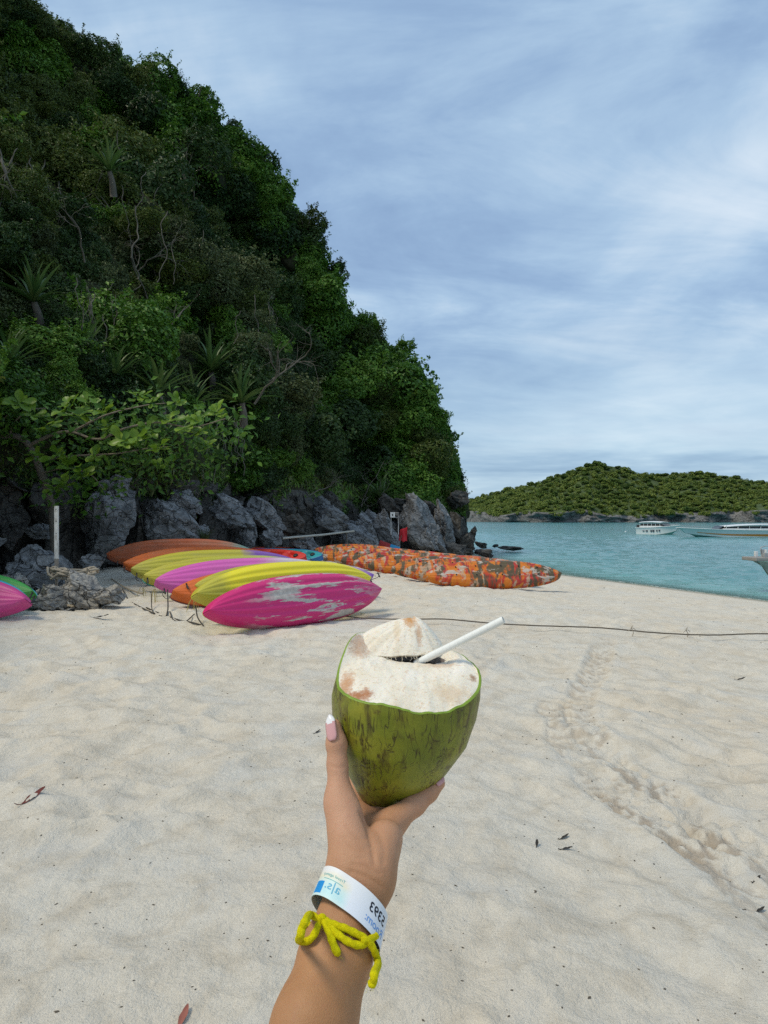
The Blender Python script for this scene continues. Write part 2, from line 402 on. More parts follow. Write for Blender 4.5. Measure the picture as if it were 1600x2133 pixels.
M_LEAF = {'olive': leaf_mat('olive_leaves', (0.036, 0.062, 0.012), (0.070, 0.112, 0.018), (0.145, 0.180, 0.034)),
          'green': leaf_mat('green_leaves', (0.034, 0.092, 0.012), (0.075, 0.180, 0.018), (0.165, 0.290, 0.035)),
          'dark': leaf_mat('dark_leaves', (0.014, 0.038, 0.010), (0.030, 0.070, 0.014), (0.070, 0.120, 0.028)),
          'grey': leaf_mat('grey_green_leaves', (0.036, 0.054, 0.018), (0.072, 0.102, 0.034), (0.165, 0.200, 0.080)),
          'big': leaf_mat('broad_leaves', (0.060, 0.125, 0.014), (0.120, 0.230, 0.020), (0.28, 0.40, 0.04), 0.35, 0.4),
          'strap': leaf_mat('strap_leaves', (0.030, 0.075, 0.020), (0.062, 0.130, 0.034), (0.15, 0.21, 0.065), 0.2, 0.4),
          'island': leaf_mat('island_leaves', (0.038, 0.080, 0.014), (0.090, 0.150, 0.022), (0.24, 0.28, 0.05), 0.15, 0.6)}
def rock_mat(name, c0, c1, c2, sc=1.0, pale=0.0):
    m, nt, b, o = new_mat(name); co = worldco(nt); 
    st = mapping(nt, co, (1, 1, 2.2), (0, 0, 0), (0.5, 0.3, 0.2))
    n1 = noise(nt, st, 1.1*sc, 7, 0.62, 0.4); n2 = noise(nt, co, 6*sc, 6, 0.65); n3 = noise(nt, co, 30*sc, 4, 0.6)
    cr = ramp(nt, voro(nt, mapping(nt, nn(nt, 'ShaderNodeVectorMath', {0: st, 1: nn(nt, 'ShaderNodeTexNoise', {'Vector': co, 'Scale': 2.0}).outputs[1]}, operation='ADD').outputs[0]), 1.5*sc, 'DISTANCE_TO_EDGE'), [(0.0, 1), (0.035, 0)])
    c = ramp(nt, n1, [(0.3, c0), (0.52, c1), (0.75, c2)])
    c = mix(nt, ramp(nt, n2, [(0.48, 0.0), (0.72, 0.55)]), c, tuple(x*1.55 for x in c2))
    c = mix(nt, ramp(nt, n3, [(0.35, 0.5), (0.5, 0.0)]), c, c0)
    if pale: c = mix(nt, ramp(nt, noise(nt, co, 9*sc, 6, 0.7), [(0.50-0.1*pale, 0.0), (0.58, 0.85)]), c, (0.42, 0.39, 0.34))
    c = mix(nt, mth(nt, 'MULTIPLY', cr, 0.7), c, tuple(x*0.25 for x in c0))
    h = mth(nt, 'ADD', mth(nt, 'MULTIPLY', n2, 0.6), mth(nt, 'ADD', mth(nt, 'MULTIPLY', n3, 0.2), mth(nt, 'SUBTRACT', n1, mth(nt, 'MULTIPLY', cr, 0.6))))
    put(nt, b, base=c, rough=0.85, spec=0.3, nrm=bump(nt, h, 0.9, 0.12/sc))
    return m
M_ROCK = rock_mat('grey_limestone', (0.070, 0.073, 0.078), (0.175, 0.180, 0.187), (0.30, 0.305, 0.31))
M_ROCK_PALE = rock_mat('lichen_limestone', (0.06, 0.062, 0.066), (0.15, 0.153, 0.157), (0.25, 0.25, 0.245), 1.4, 1.0)
M_ROCK_WET_SHADE = rock_mat('dark_wet_and_shade_limestone', (0.026, 0.025, 0.024), (0.065, 0.062, 0.057), (0.125, 0.12, 0.108))  # wet rocks at the point; on shaded inland walls the shade is painted in
M_ROCK_FAR = rock_mat('far_limestone', (0.06, 0.058, 0.055), (0.16, 0.155, 0.15), (0.28, 0.275, 0.26), 0.16)
M_BARK = plain('grey_bark', (0.13, 0.115, 0.095), 0.9, 0.5, 9)
M_VINE = plain('pale_vine', (0.115, 0.105, 0.085), 0.9, 0.4, 5)
M_TWIG = plain('dry_twig', (0.20, 0.17, 0.13), 0.9, 0.4, 5)

# ------------------------------------------------------------------ cliff hill behind the beach
XS = np.array([-900, -600, -300, 0, 130, 250, 400, 480, 560, 640, 690, 740, 800, 860, 900, 930, 955, 975.])
RY = np.array([-560, -420, -230, -45, 60, 130, 200, 290, 350, 470, 580, 670, 715, 770, 830, 890, 960, 1060.])
DB_X = np.array([-900, -500, -200, 0, 150, 300, 430, 560, 700, 820, 900, 975]); DB = np.array([13, 14.5, 17.5, 21.3, 23.8, 25.6, 28.6, 32, 38.5, 43.5, 46.5, 50.])
DR = np.array([24, 27, 33, 40, 42, 44, 46, 47, 48, 50, 51, 52, 53, 54, 54, 53.5, 53, 52.])
XB_Y = np.array([100, 300, 400, 470, 560, 640, 700, 830, 950, 1080]); XBV = np.array([90, 240, 340, 420, 500, 560, 600, 640, 690, 720])
def hill_D(x, t, y):
    db = np.interp(x, DB_X, DB); dr = np.interp(x, XS, DR)
    tt = np.clip(t, 0, 1); D = db+(dr-db)*tt**1.15
    xb = np.interp(y, XB_Y, XBV)
    w = sstep(y, 180, 420)*(1-0.6*sstep(y, 850, 1050))
    D = D-5.0*sstep(xb-x, -15, 55)*w+5.5*np.exp(-((x-xb-62)/52)**2)*w
    xb2 = xb-250; D = D-2.2*sstep(xb2-x, -20, 60)*w+2.4*np.exp(-((x-xb2-60)/45)**2)*w
    D = D+2.7*fbm2(x/150, y/120, 4, 81)*(0.4+0.6*tt)*np.clip((1.02-t)*6, 0, 1)
    return D
def hill_point(x, t):
    ry = np.interp(x, XS, RY); by = 1082.0
    y = by+(ry-by)*np.minimum(t, 1.0); D = hill_D(x, t, y)
    X = (x-CX)/F*D; Z = CAMZ-(y-HY)/F*D
    over = np.maximum(t-1, 0)
    Y = D+over*26; Z = Z+1.2*np.sin(np.minimum(over*8, math.pi))-over*over*60; X = X-over*3
    return X, Y, Z
def build_hill():
    xs = np.concatenate([np.linspace(-900, -100, 40), np.linspace(-90, 975, 210)]); ts = np.concatenate([[-0.09, -0.05], np.linspace(0, 1.0, 130), np.linspace(1.05, 1.7, 14)])
    A, T = np.meshgrid(xs, ts, indexing='ij'); X, Y, Z = hill_point(A, T)
    ug = T < 0; Z = np.where(ug, np.where(T < -0.07, -2.4, -0.9), Z)
    # close the right-hand end into the water
    n = 0.35*fbm3(X*0.5, Y*0.5, Z*0.5, 4, 5); X = X+n*0.6; Y = Y+n
    V = np.stack([X, Y, Z], -1); last = V[-1].copy()
    extra = []
    for k in range(1, 8):
        e = last.copy(); e[:, 0] += 0.3*math.sin(k*0.4)-0.25*k; e[:, 1] += 2.2*k; extra.append(e)
    V = np.concatenate([V, np.array(extra)], 0)
    nx, nt_ = V.shape[:2]; foot = (1-sstep(np.concatenate([[-.09, -.05], np.linspace(0, 1.0, 130), np.linspace(1.05, 1.7, 14)]), 0.05, 0.12))[None]
    p = V*0.55; w1 = np.abs(fbm3(p[..., 0]*1.6, p[..., 1]*1.6, p[..., 2]*1.1, 4, 31)); w2 = np.abs(fbm3(p[..., 0]*0.6+p[..., 2]*0.5, p[..., 1]*0.6, p[..., 2]*0.5, 3, 37))
    V[..., 1] += foot*(1.5*w1+1.8*w2-1.3); V[..., 0] += foot*0.5*vn3(p[..., 0]*2.5, p[..., 1]*2.5, p[..., 2]*2.5, 41)
    me = mesh_np('hillside', V.reshape(-1, 3), grid_faces(V.shape[0], V.shape[1])[:, ::-1])
    m, nt, b, o = new_mat('hill_soil'); co = worldco(nt)
    c = ramp(nt, noise(nt, co, 0.9, 6, 0.65), [(0.3, (0.012, 0.013, 0.008)), (0.55, (0.030, 0.032, 0.016)), (0.75, (0.060, 0.055, 0.036))])
    put(nt, b, base=c, rough=0.95, spec=0.1, nrm=bump(nt, noise(nt, co, 2.5, 6), 0.8, 0.2))
    me.materials.append(m); me.materials.append(M_ROCK_WET_SHADE); mi = np.zeros((nx-1, nt_-1), int); mi[:, :14] = 1; me.polygons.foreach_set('material_index', mi.ravel().astype(np.int32))
    return tag(link('hillside', me), kind='structure')
hill = build_hill()

# ------------------------------------------------------------------ foliage meshes
def leaves_np(C, N, size, rng, asp=0.5, fold=0.12, droop=0.0):
    """one folded diamond leaf per centre C with normal N"""
    n = len(C); N = N/(np.linalg.norm(N, axis=1)[:, None]+1e-9)
    T = rng.normal(size=(n, 3)); T[:, 2] -= droop; T -= N*np.sum(T*N, 1)[:, None]; T /= np.linalg.norm(T, axis=1)[:, None]+1e-9
    B = np.cross(N, T); s = (size*rng.uniform(0.6, 1.35, n))[:, None] if np.isscalar(size) else size[:, None]
    a = C-T*s*0.5; b = C+B*s*asp*0.5+N*s*fold; c = C+T*s*0.5-N*s*fold*0.5; d = C-B*s*asp*0.5+N*s*fold
    V = np.stack([a, b, c, d], 1).reshape(-1, 3); Fq = np.arange(4*n).reshape(-1, 4)
    return V, Fq
def crown_np(nblob, nleaf, lsize, seed, spread=(0.6, 0.6, 0.45), br=(0.3, 0.5), asp=0.5, up=0.45, droop=0.4, shoots=46):
    r = np.random.default_rng(seed)
    B = r.normal(size=(nblob, 3)); B /= np.linalg.norm(B, axis=1)[:, None]; B *= (r.uniform(0.25, 1, nblob)**0.6)[:, None]; B *= np.array(spread)
    R = r.uniform(br[0], br[1], nblob); Cs, Ns = [], []
    per = int(nleaf*1.9/nblob)
    for k in range(nblob):
        d = r.normal(size=(per, 3)); d /= np.linalg.norm(d, axis=1)[:, None]
        lump = 1+0.22*vn3(d[:, 0]*2.3+k*7, d[:, 1]*2.3, d[:, 2]*2.3, seed)
        c = B[k]+d*(R[k]*lump*r.uniform(0.72, 1.06, per)**0.5)[:, None]*np.array([1, 1, 0.85])
        dist = np.linalg.norm(c[:, None, :]-B[None], axis=2)/R[None]; dist[:, k] = 9
        ok = dist.min(1) > 0.72
        Cs.append(c[ok]); Ns.append(d[ok])
    C = np.concatenate(Cs); N = np.concatenate(Ns)
    if len(C) > nleaf: sel = r.choice(len(C), nleaf, False); C, N = C[sel], N[sel]
    Sc, Sn = [], []
    for k in range(shoots):
        q = C[r.integers(len(C))]; d = q/np.linalg.norm(q)+np.array([0, 0, 0.5])+r.normal(size=3)*0.35; d /= np.linalg.norm(d); m = r.integers(14, 30); t = r.uniform(-0.1, 0.34, m)
        Sc.append(q+d*t[:, None]+r.normal(size=(m, 3))*0.035); Sn.append(d+r.normal(size=(m, 3))*0.6)
    if shoots: C = np.concatenate([C]+Sc); N = np.concatenate([N]+Sn)
    N = N*0.8+np.array([0, 0, up])+r.normal(size=N.shape)*0.42
    return leaves_np(C, N, lsize, r, asp, 0.12, droop)
# ------------------------------------------------------------------ shrubs covering the hill: every bush an object, meshes shared
def shrub_kind(key, seeds, mat, **kw):
    out = []
    for s in seeds:
        V, Fq = crown_np(seed=s, **kw); out.append(mesh_np('shrub_'+key, V, Fq, False, (mat,)))
    return out
SHRUB = {'olive': shrub_kind('olive', (1, 2, 3), M_LEAF['olive'], nblob=9, nleaf=5200, lsize=0.088, asp=0.5, up=0.3, droop=0.8),
         'green': shrub_kind('green', (4, 5, 6), M_LEAF['green'], nblob=10, nleaf=5200, lsize=0.095, asp=0.6, up=0.6, droop=0.4),
         'dark': shrub_kind('dark', (7, 8, 9), M_LEAF['dark'], nblob=9, nleaf=4800, lsize=0.09, asp=0.55, up=0.4, droop=0.5),
         'grey': shrub_kind('grey', (10, 11), M_LEAF['grey'], nblob=8, nleaf=4200, lsize=0.085, asp=0.5, up=0.5, droop=0.6)}
LAB = {'olive': 'olive green shrub', 'green': 'bright green shrub', 'dark': 'dark green shrub', 'grey': 'grey green shrub'}
def hill_kind(x, y, r):
    xb = np.interp(y, XB_Y, XBV)
    if y < 480 and x < xb+40: return r.choice(['olive', 'olive', 'olive', 'green', 'dark'])
    if x > xb+110: return r.choice(['green', 'green', 'green', 'green', 'dark', 'olive'])
    if x > xb-10: return r.choice(['dark', 'dark', 'green', 'dark'])
    if y < 660: return r.choice(['grey', 'grey', 'dark', 'olive'])
    return r.choice(['dark', 'dark', 'green', 'green', 'grey'])
def y_of(x, t):
    ry = np.interp(x, XS, RY); return 1082+(ry-1082)*t
def place_shrubs():
    r = np.random.default_rng(77); pts = []
    tries = 0
    while len(pts) < 298 and tries < 9000:
        tries += 1
        x = r.uniform(-110, 962); t = r.uniform(0.10, 1.0); y = y_of(x, t)
        if y < -60: continue
        if y > 1000 and x < 800: continue
        if x < 440 and y > 850: continue
        D = float(hill_D(x, t, y)); rad = np.clip(0.040*D*(0.62+0.95*r.random()**1.7), 0.5, 2.9); rp = rad/D*F
        mind = 0.74 if tries < 4000 else 0.60
        if x+0.62*rp > np.interp(y, RY, XS)+(6 if y < 700 else 0): continue
        if any((x-a)**2+(y-b)**2 < (mind*0.5*(rp+q))**2 for a, b, q in pts): continue
        pts.append((x, y, rp))
        X, Y, Z = [float(v) for v in hill_point(x, t)]
        k = hill_kind(x, y, r); me = SHRUB[k][r.integers(len(SHRUB[k]))]
        o = link('shrub', me); o.location = (X+0.05*rad, Y-0.25*rad, Z+0.05*rad)
        o.rotation_euler = (r.uniform(-.2, .2), r.uniform(-.2, .2), r.uniform(0, 6.28)); s = rad*1.12; o.scale = (s*r.uniform(.9, 1.2), s*r.uniform(.9, 1.2), s*r.uniform(.8, 1.2))
        place = 'along the skyline' if t > 0.86 else ('low down just above the rocks' if t < 0.3 else ('high up under the skyline' if t > 0.62 else 'half way up'))
        side = 'at the far left' if x < 130 else ('above the broad-leaved branch' if x < 420 else ('by the dark gully' if x < 660 else 'towards the sea'))
        tag(o, LAB[k]+', '+place+' '+side, 'shrub', 'shrubs covering the cliff hill')
place_shrubs()

def undergrowth():
    """the mat of leaves between the bushes"""
    r = np.random.default_rng(5); n = 90000
    x = r.uniform(-160, 968, n); t = r.uniform(0.03, 1.06, n); X, Y, Z = hill_point(x, t)
    y = y_of(x, t); ok = (y > -80); X, Y, Z, x, y = X[ok], Y[ok], Z[ok], x[ok], y[ok]
    C = np.stack([X, Y-0.12+r.normal(size=len(X))*0.2, Z+r.normal(size=len(X))*0.16], -1)
    N = np.array([0.35, -0.65, 0.6])+r.normal(size=C.shape)*0.5
    s = np.clip(0.0058*Y, 0.07, 0.3)*r.uniform(0.6, 1.3, len(X))
    kd = np.array([{'olive': 0, 'green': 1, 'dark': 2, 'grey': 3}[hill_kind(a, b, r)] for a, b in zip(x[:4000], y[:4000])])
    xb = np.interp(y, XB_Y, XBV); mi = np.where((y < 480) & (x < xb+40), 0, np.where(x > xb+110, 1, np.where((x < xb-10) & (y < 660), 3, 2)))
    V, Fq = leaves_np(C, N, s, r, 0.5, 0.12, 0.5)
    me = mesh_np('undergrowth', V, Fq, False, (M_LEAF['olive'], M_LEAF['green'], M_LEAF['dark'], M_LEAF['grey']))
    me.polygons.foreach_set('material_index', mi.astype(np.int32))
    tag(link('undergrowth', me), kind='stuff')
undergrowth()

# grassy overhang: thin hanging grass and leaves along the lower edge above the rocks
def overhang():
    r = np.random.default_rng(8); n = 13000
    x = r.uniform(-60, 965, n); t = np.clip(r.normal(0.105, 0.032, n), 0.035, 0.2)
    dip = 0.05*np.sin(x/37.0)+0.04*np.sin(x/17.0+1); t = t+dip*0.5
    X, Y, Z = hill_point(x, np.clip(t, 0.01, 1)); D = Y
    C = np.stack([X, Y-0.15+r.normal(size=n)*0.25, Z+r.normal(size=n)*0.2+0.15], -1)
    N = np.array([0.25, -0.9, 0.25])+r.normal(size=C.shape)*0.5
    V, Fq = leaves_np(C, N, np.clip(0.010*D, 0.12, 0.45)*r.uniform(0.5, 1.3, n), r, 0.2, 0.1, 1.6)
    me = mesh_np('hanging_grass', V, Fq, False, (M_LEAF['green'], M_LEAF['grey'], M_LEAF['olive']))
    me.polygons.foreach_set('material_index', r.choice([0, 0, 1, 2], n).astype(np.int32))
    tag(link('hanging_grass', me), kind='stuff')
overhang()

# ------------------------------------------------------------------ trees on the skyline
def branchy(path, r0, r1, ns=6): return tube_np(path, np.linspace(r0, r1, len(path)), ns)
def make_tree(px, py, D, rad, label, key, seed, tall=1.2):
    r = np.random.default_rng(seed); top = P(px, py, D)
    th = rad*tall; t = thing('tree', label, 'tree', top-Vector((0, 0, th)))
    parts = [branchy(catmull([(0, 0, -0.6), (0.06*rad, 0, th*0.35), (-0.04*rad, 0.05*rad, th*0.7), (0, 0, th)], 5), 0.07*rad+0.03, 0.03*rad, 7)]
    for k in range(6):
        a = r.uniform(0, 6.28); e = np.array([math.cos(a), math.sin(a), 0.6])*rad*0.75
        parts.append(branchy(catmull([(0, 0, th*(0.45+0.08*k)), e*0.5+[0, 0, th*0.62], e+[0, 0, th*0.72]], 5), 0.03*rad, 0.01*rad, 5))
    V, Fl = join_np(parts); link('trunk', mesh_np('trunk', V, Fl, True, (M_BARK,)), t)
    V, Fq = crown_np(nblob=11, nleaf=3600, lsize=0.12, seed=seed, spread=(0.75, 0.7, 0.62), br=(0.22, 0.42), asp=0.55, up=0.5, droop=0.3)
    c = link('crown', mesh_np('crown', V*rad, Fq, False, (M_LEAF[key],)), t); c.location = (0, 0, th)
for a in [(836, 732, 52.5, 1.25, 'small round tree jutting from the skyline above the right flank', 'green', 301),
          (880, 815, 53, 1.3, 'leafy tree on the skyline just below the round jutting one', 'green', 302),
          (926, 910, 53, 1.2, 'dark tree leaning out over the water on the cliff edge', 'green', 303),
          (930, 1000, 52, 1.35, 'lowest tree on the cliff edge, right above the dark rocks', 'dark', 304),
          (545, 340, 47.5, 1.35, 'sparse tree standing out on the middle of the skyline', 'dark', 305),
          (405, 205, 46, 1.5, 'dense tree making a step in the skyline', 'green', 306),
          (130, 70, 43, 0.9, 'small tree poking above the skyline at the upper left', 'dark', 307),
          (245, 125, 44.5, 0.95, 'pointed tree on the skyline left of the step', 'green', 308),
          (330, 170, 45.5, 0.8, 'low tree on the skyline between the pointed tree and the step', 'green', 309),
          (487, 280, 47, 1.0, 'bushy tree on the skyline right below the step', 'dark', 310),
          (640, 470, 48.5, 1.4, 'olive tree on the steep middle of the skyline', 'olive', 311),
          (700, 570, 50, 1.2, 'dark tree on the steep skyline below the olive tree', 'dark', 312),
          (765, 680, 51.5, 1.2, 'rounded tree on the skyline left of the jutting one', 'green', 313),
          (905, 868, 53.5, 0.9, 'slender tree on the skyline above the leaning one', 'green', 314)]:
    make_tree(*a)

# ------------------------------------------------------------------ screw pines (strap leaves in rosettes)
def strap_mesh(seed):
    r = np.random.default_rng(seed); n = 9; V = []
    L, w, bend = 1.0, 0.034, r.uniform(0.35, 0.95)
    for i in range(n):
        s = i/(n-1); a = s*s*bend*1.9; x = L*(s-0.18*bend*s**3); z = L*(0.32*s-0.42*bend*s**2.4); ww = w*(1-s**2.2)*(0.75+0.5*min(1, s*5))+0.002
        V += [(x, -ww, z+0.3*ww), (x, 0, z-0.25*ww), (x, ww, z+0.3*ww)]
    return mesh_np('leaf', np.array(V), grid_faces(n, 3), True, (M_LEAF['strap'],))
STRAP = [strap_mesh(s) for s in range(5)]
def screw_pine(px, t, size, label, seed, nl=22, lean=0.0):
    r = np.random.default_rng(seed); X, Y, Z = [float(v) for v in hill_point(px, t)]
    o = thing('screw_pine', label, 'plant', (X+0.1, Y-0.75*size-0.3, Z+0.15), 'screw pines on the cliff hill')
    V, Fl = branchy(catmull([(0, 0.5, -0.9), (0.05, 0.2, -0.4), (0, 0, 0)], 5), 0.09*size+0.02, 0.05*size+0.02, 7)
    link('stem', mesh_np('stem', V, Fl, True, (M_BARK,)), o)
    for k in range(nl):
        l = link('leaf', STRAP[r.integers(5)], o); g = k/nl
        l.rotation_euler = (r.uniform(-.25, .25), -math.radians(70)*(1-g)**1.2+r.uniform(-.15, .2), k*2.4+r.uniform(-.3, .3)+lean); s = size*r.uniform(0.7, 1.15); l.scale = (s, s*r.uniform(0.8, 1.3), s)
PINE = [(110, 0.40, 1.5, 'screw pine with long arching leaves at the far left of the hill'), (265, 0.285, 1.3, 'upright screw pine above the broad-leaved branch'),
        (60, 0.26, 1.3, 'screw pine just above the left end of the broad-leaved branch'), (205, 0.33, 1.2, 'screw pine between two dark thickets on the lower left'),
        (455, 0.345, 2.0, 'tall tufted screw pine on the shoulder of the near ridge'), (420, 0.25, 1.7, 'screw pine left of the dark gully, low on the near ridge'),
        (515, 0.29, 1.9, 'screw pine at the edge of the dark gully'), (790, 0.095, 2.2, 'pale screw pine low on the slope above the leaning rocks'),
        (310, 0.56, 1.8, 'screw pine high on the slope beside bare grey branches'), (250, 0.72, 2.0, 'dark screw pine in the upper hollow of the hill'),
        (350, 0.265, 1.4, 'screw pine with drooping leaves behind the broad-leaved branch')]
for k, (a, b, c, d) in enumerate(PINE): screw_pine(a, b, c*(0.8 if b > .5 else 1.0), d, 500+k, 34)

# ------------------------------------------------------------------ bare vines and dead branches
def vine_mesh(seed, L=1.0):
    r = np.random.default_rng(seed); n = 16; z = np.linspace(0, -L, n)
    x = 0.06*np.cumsum(r.normal(size=n))*0.35+0.05*np.sin(z*9+seed); y = 0.04*np.cumsum(r.normal(size=n))*0.35
    V, Fl = tube_np(catmull(np.stack([x, y, z], -1), 2), 0.009, 5); return mesh_np('vine', V, Fl, True, (M_VINE,))
VINE = [vine_mesh(s) for s in range(7)]
r_ = np.random.default_rng(31)
def vines(cx, cy, sx, sy, n, L, lab, grp):
    for k in range(n):
        x = r_.normal(cx, sx); y = r_.normal(cy, sy); t = (1082-y)/(1082-float(np.interp(x, XS, RY)))
        X, Y, Z = [float(v) for v in hill_point(x, t)]; o = link('hanging_vine', VINE[r_.integers(7)])
        o.location = (X, Y-2.1-r_.uniform(0, .7), Z+0.8); l = L*r_.uniform(0.6, 1.25); th = 1.2+r_.uniform(0, 0.9); o.scale = (l*th*0.5, l*th*0.5, l); o.rotation_euler = (r_.uniform(-.15, .15), r_.uniform(-.25, .25), r_.uniform(0, 6.28))
        tag(o, lab, 'vine', grp)
vines(95, 430, 38, 30, 16, 3.6, 'bare grey vine hanging down the far left of the hill', 'vines at the far left of the hill')
vines(345, 470, 75, 55, 16, 2.6, 'bare vine in the dry tangle on the middle of the hill', 'vines in the dry tangle')
vines(270, 700, 35, 14, 15, 1.5, 'pale root hanging under the ledge above the screw pine', 'roots hanging under the ledge')
vines(500, 915, 24, 16, 16, 2.0, 'thin root hanging under the overhang above the boulders', 'roots under the low overhang')
vines(600, 690, 30, 20, 8, 2.2, 'bare vine hanging in the dark gully', 'vines in the gully')
def dead_branch_mesh(seed):
    r = np.random.default_rng(seed); parts = []
    def grow(p, d, L, rad, lev):
        n = 6; pts = [p]
        for i in range(n): d = d+r.normal(size=3)*0.22; d /= np.linalg.norm(d); pts.append(pts[-1]+d*L/n)
        parts.append(tube_np(np.array(pts), np.linspace(rad, rad*0.55, n+1), 5))
        if lev < 3:
            for k in range(r.integers(2, 4)):
                q = pts[r.integers(2, n+1)]; grow(q, d+r.normal(size=3)*0.75, L*r.uniform(0.5, 0.8), rad*0.5, lev+1)
    grow(np.zeros(3), np.array([0.5, -0.15, 0.6]), 0.9, 0.017, 0)
    V, Fl = join_np(parts); return mesh_np('dead_branch', V, Fl, True, (M_VINE,))
DEADB = [dead_branch_mesh(s) for s in range(5)]
for k, (px, t, s, lab) in enumerate([(545, 0.30, 3.0, 'bare forked branch at the mouth of the dark gully'), (560, 0.36, 2.6, 'bare branch leaning from the gully edge'),
        (270, 0.585, 2.4, 'grey bare branches high on the slope'), (300, 0.52, 2.2, 'bare branches in the middle of the olive slope'), (330, 0.475, 2.2, 'dry branches at the top of the viny patch'),
        (210, 0.515, 2.0, 'dry branch at the left of the viny patch'), (390, 0.46, 2.2, 'dry branches on the right of the viny patch'), (360, 0.40, 1.9, 'tangled dry branch below the viny patch'),
        (405, 0.72, 2.5, 'bare branch under the skyline tree at the step'), (755, 0.055, 2.3, 'dry branch sticking out above the leaning rock slab'), (650, 0.075, 2.0, 'dry branch over the middle boulders'),
        (460, 0.075, 1.5, 'curved bare branch over the boulders left of the dark hollow'), (425, 0.02, 1.4, 'bare twigs curling down in front of the hollow'), (20, 0.52, 1.6, 'pale bare branch at the far left edge'),
        (800, 0.05, 1.8, 'bare twig beside the white notice')]):
    X, Y, Z = [float(v) for v in hill_point(px, t)]; o = link('dead_branch', DEADB[k % 5]); o.location = (X, Y-0.9-0.25*s, Z+0.1)
    o.scale = (s, s, s); o.rotation_euler = (r_.uniform(-.4, .4), r_.uniform(-.5, .5), r_.uniform(-1.2, 1.2)); tag(o, lab, 'branch')

